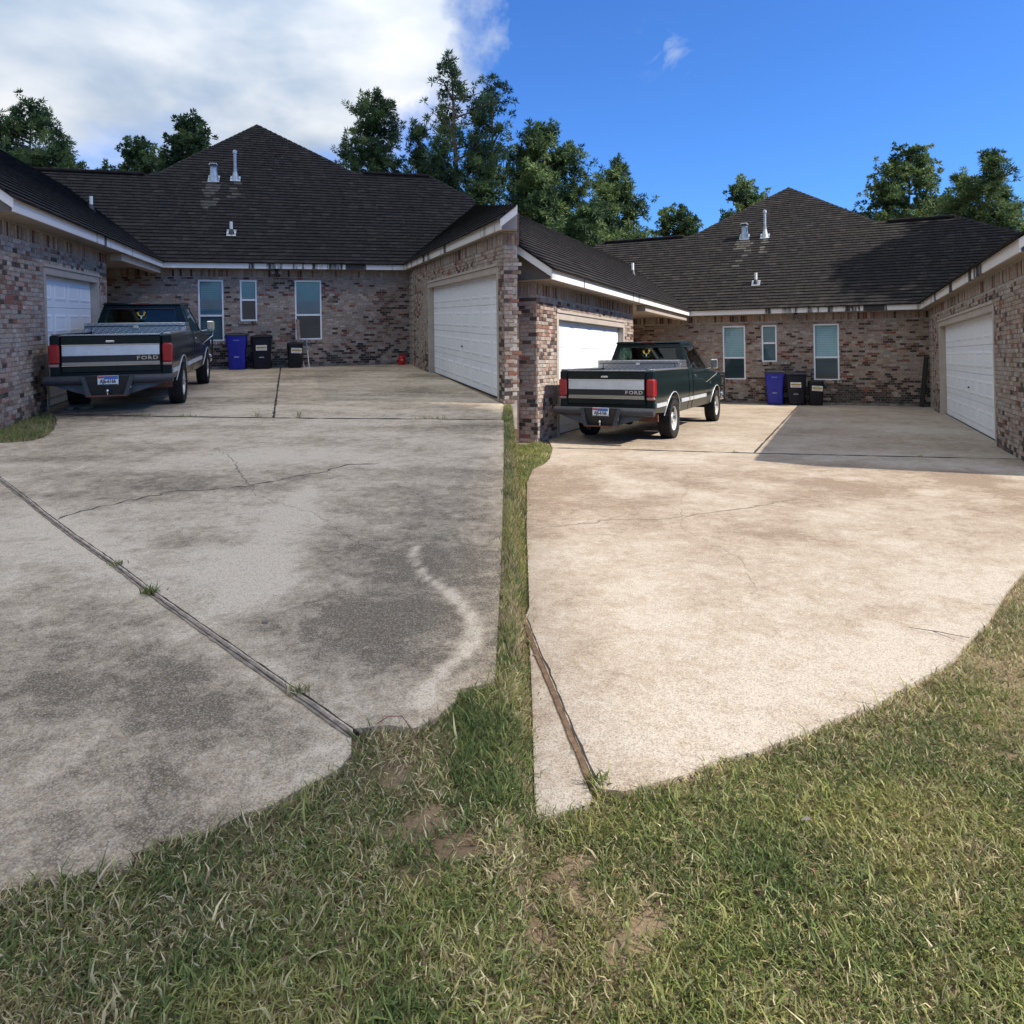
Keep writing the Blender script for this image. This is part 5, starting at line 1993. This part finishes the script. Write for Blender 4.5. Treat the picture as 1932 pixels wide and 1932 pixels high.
tree(sh.x, sh.y, 16.6, [(7, 2.6), (11, 3.2), (14, 2.6), (16.6, .7)], 21, 'tall tree east of the sunlit house that shades its roof', 1.25, shape='broad', base_r=.3)

# ------------------------------------------------------------------ grass


def mat_grass():
    m = bpy.data.materials.new('grass_blades')
    m.use_nodes = True
    t = m.node_tree
    b = t.nodes['Principled BSDF']
    b.inputs['Roughness'].default_value = .55
    b.inputs['Specular IOR Level'].default_value = .3
    a = N(t, 'ShaderNodeAttribute', attribute_name='tint')
    L(t, a.outputs['Color'], b.inputs['Base Color'])
    tr = N(t, 'ShaderNodeBsdfTranslucent')
    L(t, a.outputs['Color'], tr.inputs[0])
    ms = N(t, 'ShaderNodeMixShader', ins={0: .3})
    L(t, b.outputs[0], ms.inputs[1])
    L(t, tr.outputs[0], ms.inputs[2])
    L(t, ms.outputs[0], t.nodes['Material Output'].inputs[0])
    return m


GRASS = mat_grass()


def blades(name, x, y, hgt, wid, rn, straw, parent=None, M=None, lean=(.2, 1.15), dark=0., zoff=-.022, local=False):
    n = len(x)
    z = np.zeros(n) if local else gz(x, y) + zoff
    a = rn.random(n) * 2 * np.pi
    ln = rn.uniform(*lean, n)
    b = a + rn.normal(0, .7, n)
    d1 = np.stack([np.sin(ln) * np.cos(a), np.sin(ln) * np.sin(a), np.cos(ln)], 1)
    l2 = np.minimum(ln + rn.uniform(.1, .8, n), 1.75)
    d2 = np.stack([np.sin(l2) * np.cos(b), np.sin(l2) * np.sin(b), np.cos(l2)], 1)
    base = np.stack([x, y, z], 1)
    mid = base + d1 * (hgt * .55)[:, None]
    tip = mid + d2 * (hgt * .5)[:, None]
    c = rn.random(n) * np.pi
    s = np.stack([np.cos(c), np.sin(c), np.zeros(n)], 1) * wid[:, None] * .5
    V = np.stack([base - s, base + s, mid + s * .85, mid - s * .85, tip], 1).reshape(-1, 3)
    o = np.arange(n) * 5
    me = bpy.data.meshes.new(name)
    me.vertices.add(n * 5)
    me.vertices.foreach_set('co', V.ravel().astype(np.float32))
    quads = np.stack([o, o + 1, o + 2, o + 3], 1)
    tris = np.stack([o + 3, o + 2, o + 4], 1)
    loops = np.concatenate([quads, tris], 1).ravel()
    me.loops.add(len(loops))
    me.loops.foreach_set('vertex_index', loops.astype(np.int32))
    me.polygons.add(n * 2)
    st = np.stack([np.arange(n) * 7, np.arange(n) * 7 + 4], 1).ravel()
    me.polygons.foreach_set('loop_start', st.astype(np.int32))
    me.polygons.foreach_set('loop_total', np.tile([4, 3], n).astype(np.int32))
    pal = np.array([(.105, .150, .045), (.175, .220, .062), (.255, .285, .082), (.37, .35, .12), (.50, .425, .23), (.62, .54, .32), (.26, .185, .10)])
    g = fbm(x + 5, y + 3, 3.2, 3)
    dry = np.clip(straw + 1.3 * (fbm(x, y + 9, 1.7, 3) - .5) + .8 * (fbm(x, y, 7., 2) - .5), 0, 1)
    k = np.where(rn.random(n) < dry, rn.choice([3, 4, 4, 5, 6], n), np.clip((g * 5 - 1 + rn.normal(0, .8, n)).round(), 0, 3).astype(int))
    col = pal[k] * rn.uniform(.75, 1.25, n)[:, None] * (1 - dark)
    cc = np.repeat(col, 5, 0).reshape(n, 5, 3)
    cc[:, :2] = cc[:, :2] * .5 + np.array((.16, .12, .06)) * .5 * (1 - dark)
    rgba = np.concatenate([cc.reshape(-1, 3), np.ones((n * 5, 1))], 1)
    at_ = me.attributes.new('tint', 'FLOAT_COLOR', 'POINT')
    at_.data.foreach_set('color', rgba.ravel().astype(np.float32))
    me.materials.append(GRASS)
    me.update(calc_edges=True)
    return link(name, me, parent, M)


def on_concrete(x, y):
    r = np.zeros(len(x), bool)
    for p in CONCRETE:
        r |= inside(x, y, p)
    return r


def scatter(y0, y1, xl, xr, rho, rn):
    X_, Y_ = [], []
    y = y0
    while y < y1:
        dy = min(.2, y1 - y)
        a, b = xl(y), xr(y)
        n = int(rho(y) * dy * (b - a))
        X_.append(rn.uniform(a, b, n))
        Y_.append(rn.uniform(y, y + dy, n))
        y += dy
    return np.concatenate(X_), np.concatenate(Y_)


def lawn(k, label):
    rn = np.random.default_rng(31 if k == 'A' else 32)
    if k == 'A':
        x, y = scatter(1.35, 3.6, lambda q: -.80 * q - .5, lambda q: .035, lambda q: 21000 * min(1, (2.1 / q)) ** 1.5, rn)
    else:
        x, y = scatter(1.35, 6.6, lambda q: .035, lambda q: .80 * q + .6, lambda q: 21000 * min(1, (2.1 / q)) ** 1.7, rn)
    jx, jy = x + rn.normal(0, .012, len(x)), y + rn.normal(0, .012, len(x))
    ok = ~on_concrete(jx, jy)
    for (sx, sy) in F['soil' + k]:
        r = .08 if k == 'A' else .06
        d = np.hypot(x - sx, (y - sy) * 1.2) + .05 * (fbm(x, y, 9., 2) - .5)
        ok &= ~((d < r) & (rn.random(len(x)) < .74))
    thin = fbm(x + 2, y, 2.6, 3)
    ok &= rn.random(len(x)) < np.clip(.55 + 1.7 * (thin - .25), .45, 1)
    x, y = x[ok], y[ok]
    edge = np.full(len(x), 9.)
    for p in ((F['edgeA'],) if k == 'A' else (F['edgeB'],)):
        edge = np.minimum(edge, seg_dist(x, y, p))
    h = (.030 + .030 * rn.random(len(x))) * (1 + .35 * np.exp(-(edge / .12) ** 2))
    long_ = rn.random(len(x)) < .02
    h[long_] *= 1.9
    w = rn.uniform(.0034, .0070, len(x))
    w[long_] *= 1.4
    straw = .36 if k == 'A' else .42
    st = straw + (.0 if k == 'A' else .35) * np.exp(-(edge / .13) ** 2)
    o = blades('grass', x, y, h, w, rn, st, lean=(.35, 1.35), dark=(-.10 if k == 'A' else .16))
    tag(o, label, 'grass', kind='stuff')
    return o


lawn('A', 'patchy green and straw coloured grass along the stained driveway')
lawn('B', 'trodden dark green and dry grass along the washed driveway')


def rough(name, poly_pts, n, rn, label, hmin=.05, hmax=.12, straw=.1, w=.007):
    xs = [p[0] for p in poly_pts]
    ys = [p[1] for p in poly_pts]
    x = rn.uniform(min(xs), max(xs), n)
    y = rn.uniform(min(ys), max(ys), n)
    ok = inside(x, y, poly_pts) & ~on_concrete(x + rn.normal(0, .02, n), y + rn.normal(0, .02, n))
    x, y = x[ok], y[ok]
    o = blades(name, x, y, rn.uniform(hmin, hmax, len(x)), rn.uniform(.6, 1.3, len(x)) * w, rn, straw, lean=(.05, .9))
    tag(o, label, 'grass', kind='stuff')


rn = np.random.default_rng(77)
rough('grass', [(-9.8, 9.0), (-6.5, 9.6), (-6.5, 10.4), (-7.9, 12.6), (-8.7, 13.6), (-10.5, 14.2)], 26000, rn, 'bright green grass at the foot of the brick pier, cloudy yard')
rough('grass', [(-.25, 2.6), (.12, 2.4), (.14, 7), (.35, 10.4), (.85, 12.8), (.55, 14.), (-.30, 13.2), (-.2, 11.5), (-.1, 7)], 60000, rn, 'narrow grass verge between the stained and the washed driveway', .035, .085, .12, .006)
rough('grass', [(4.2, 5.6), (9.5, 10.7), (12., 12.), (12., 4.), (5., 3.8)], 30000, rn, 'lawn at the right edge of the washed driveway', .05, .09, .25)

# weeds in the joints
WEEDS = [('A', -2.215, 4.386, .075, 70, 'tuft of weeds at the middle of the wooden joint, stained driveway'),
         ('A', -.958, 3.203, .05, 60, 'dry brown weed tuft near the lower end of the wooden joint'),
         ('A', -2.708, 4.889, .05, 40, 'thin weed in the upper part of the wooden joint'),
         ('A', -4.242, 11.95, .20, 26, 'tall sprawling weed left of the centre joint, stained driveway'),
         ('A', -3.571, 11.90, .18, 26, 'tall sprawling weed right of the centre joint, stained driveway'),
         ('A', -1.337, 11.66, .10, 60, 'low green weed before the right garage door, stained driveway'),
         ('A', -5.55, 12.14, .07, 80, 'strip of low weeds in the cross joint right of the truck'),
         ('A', -6.45, 12.30, .07, 80, 'strip of low weeds in the cross joint behind the truck'),
         ('B', 3.834, 12.30, .06, 26, 'small weed in the cross joint at the sunlit side'),
         ('B', 6.647, 11.66, .06, 26, 'small weed in the cross joint within the garage shadow'),
         ('B', .337, 2.785, .06, 40, 'weed tuft over the end of the brown wooden joint')]
for i, (k, x, y, h_, n, lab) in enumerate(WEEDS):
    rn = np.random.default_rng(200 + i)
    long_ = 'strip' in lab or 'low green' in lab
    bx = rn.normal(0, .13 if long_ else .025, n)
    by = rn.normal(0, .02, n)
    o = blades('weed', bx, by, rn.uniform(.5, 1.2, n) * h_, rn.uniform(.004, .009, n), rn, .75 if 'dry' in lab else .12, lean=(.1, 1.1), local=True)
    o.matrix_world = Matrix.Translation((x, y, float(gz(x, y))))
    tag(o, lab, 'weed', 'weeds in the driveway joints')

# litter: twig, dead leaf, red wire
TW = mat('twig_brown', (.12, .085, .055), .9)
z = lambda x, y: float(gz(x, y))
o = MB().tube([(2.40, 4.33, z(2.4, 4.33) + .012), (2.52, 4.24, z(2.52, 4.24) + .02), (2.66, 4.16, z(2.66, 4.16) + .012)], [.0012, .0025, .0012], 6).tube([(2.50, 4.25, z(2.5, 4.25) + .018), (2.56, 4.13, z(2.56, 4.13) + .012)], [.0018, .001], 6).build('twig', TW)
tag(o, 'thin brown twig on the washed concrete near the right lawn', 'twig')
mb = MB()
mb.add([(-.020, 0, .006), (-.006, -.009, .012), (.020, -.002, .007), (.007, .011, .016)], ((0, 1, 2), (0, 2, 3)))
o = mb.build('dead_leaf', mat('leaf_grey', (.15, .12, .11), .8))
o.matrix_world = Matrix.Translation((1.04, 2.53, z(1.04, 2.53) + .01))
tag(o, 'curled grey dead leaf lying in the right lawn', 'leaf')
o = MB().tube([(-.555, 2.945, z(-.555, 2.945) + .012), (-.51, 2.965, z(-.51, 2.965) + .03), (-.455, 2.955, z(-.455, 2.955) + .035), (-.405, 2.90, z(-.405, 2.9) + .012)], .0018, 6).build('red_wire', mat('wire_red', (.20, .05, .04), .6))
tag(o, 'short red wire looping out of the grass at the driveway corner', 'wire')
o = MB()
rr = random.Random(3)
loft(o, [[(.016 * math.cos(a), .012 * math.sin(a), 0) for a in np.linspace(0, 6.28, 8)[:-1]], [(.018 * math.cos(a), .014 * math.sin(a), .009) for a in np.linspace(0, 6.28, 8)[:-1]], [(.010 * math.cos(a), .008 * math.sin(a), .017) for a in np.linspace(0, 6.28, 8)[:-1]]])
o = o.build('pebble', STONE, smooth=40)
o.matrix_world = Matrix.Translation((-1.36, 3.94, z(-1.36, 3.94)))
tag(o, 'dark pebble on the stained slab beside the wooden joint', 'pebble')

# ------------------------------------------------------------------ unseen sheet added and edged to shade only the western yard
ALT = 80.
off = sv * (ALT / sv.z)
gxs = np.linspace(0, 1, 46)
gys = np.linspace(0, 1, 90)
rows_t, rows_b = [], []
vs, fs = [], []
for j, b in enumerate(gys):
    Y_ = -38 + 125 * b
    xe = float(np.interp(Y_, [-38, -8, 13.3, 15, 17, 20, 26, 30, 48, 90], [-1.5, -.35, -.35, -3.2, -4.7, -5.0, -5.4, -7., -14., -18.]))
    xw_ = -95 + 9 * math.sin(b * 9)
    for i, a in enumerate(gxs):
        X_ = xw_ + (xe - xw_) * (1 - (1 - a) ** 1.6)
        edge = min(a, 1 - a) * 2 * min(b, 1 - b) * 2
        th = 13 * math.sqrt(max(edge, 0)) * (.5 + float(fbm(np.array([X_]), np.array([Y_]), .06, 4)[0]))
        vs.append((X_, Y_, th))
        rows_t.append(th)
nt_ = len(vs)
vs += [(x, y, -.25 * t) for x, y, t in vs]
w_ = len(gxs)
for j in range(len(gys) - 1):
    for i in range(w_ - 1):
        q = (j * w_ + i, j * w_ + i + 1, (j + 1) * w_ + i + 1, (j + 1) * w_ + i)
        fs.append(q)
        fs.append(tuple(nt_ + v for v in q[::-1]))
cm = bpy.data.materials.new('shade_cloud_white')
cm.use_nodes = True
t = cm.node_tree
t.nodes.remove(t.nodes['Principled BSDF'])
df = N(t, 'ShaderNodeBsdfDiffuse')
df.inputs[0].default_value = (.9, .92, .95, 1)
tl = N(t, 'ShaderNodeBsdfTranslucent')
tl.inputs[0].default_value = (.9, .92, .95, 1)
ms = N(t, 'ShaderNodeMixShader', ins={0: .5})
L(t, df.outputs[0], ms.inputs[1])
L(t, tl.outputs[0], ms.inputs[2])
tp = N(t, 'ShaderNodeBsdfTransparent')
ms2 = N(t, 'ShaderNodeMixShader', ins={0: .27})
L(t, ms.outputs[0], ms2.inputs[1])
L(t, tp.outputs[0], ms2.inputs[2])
L(t, ms2.outputs[0], t.nodes['Material Output'].inputs[0])
cl = MB().add(vs, fs).build('shade_cloud', cm, smooth=180, fix=False)
cl.location = off
tag(cl, 'unseen white sheet added to shade the western yard', 'shade_cloud', kind='stuff')
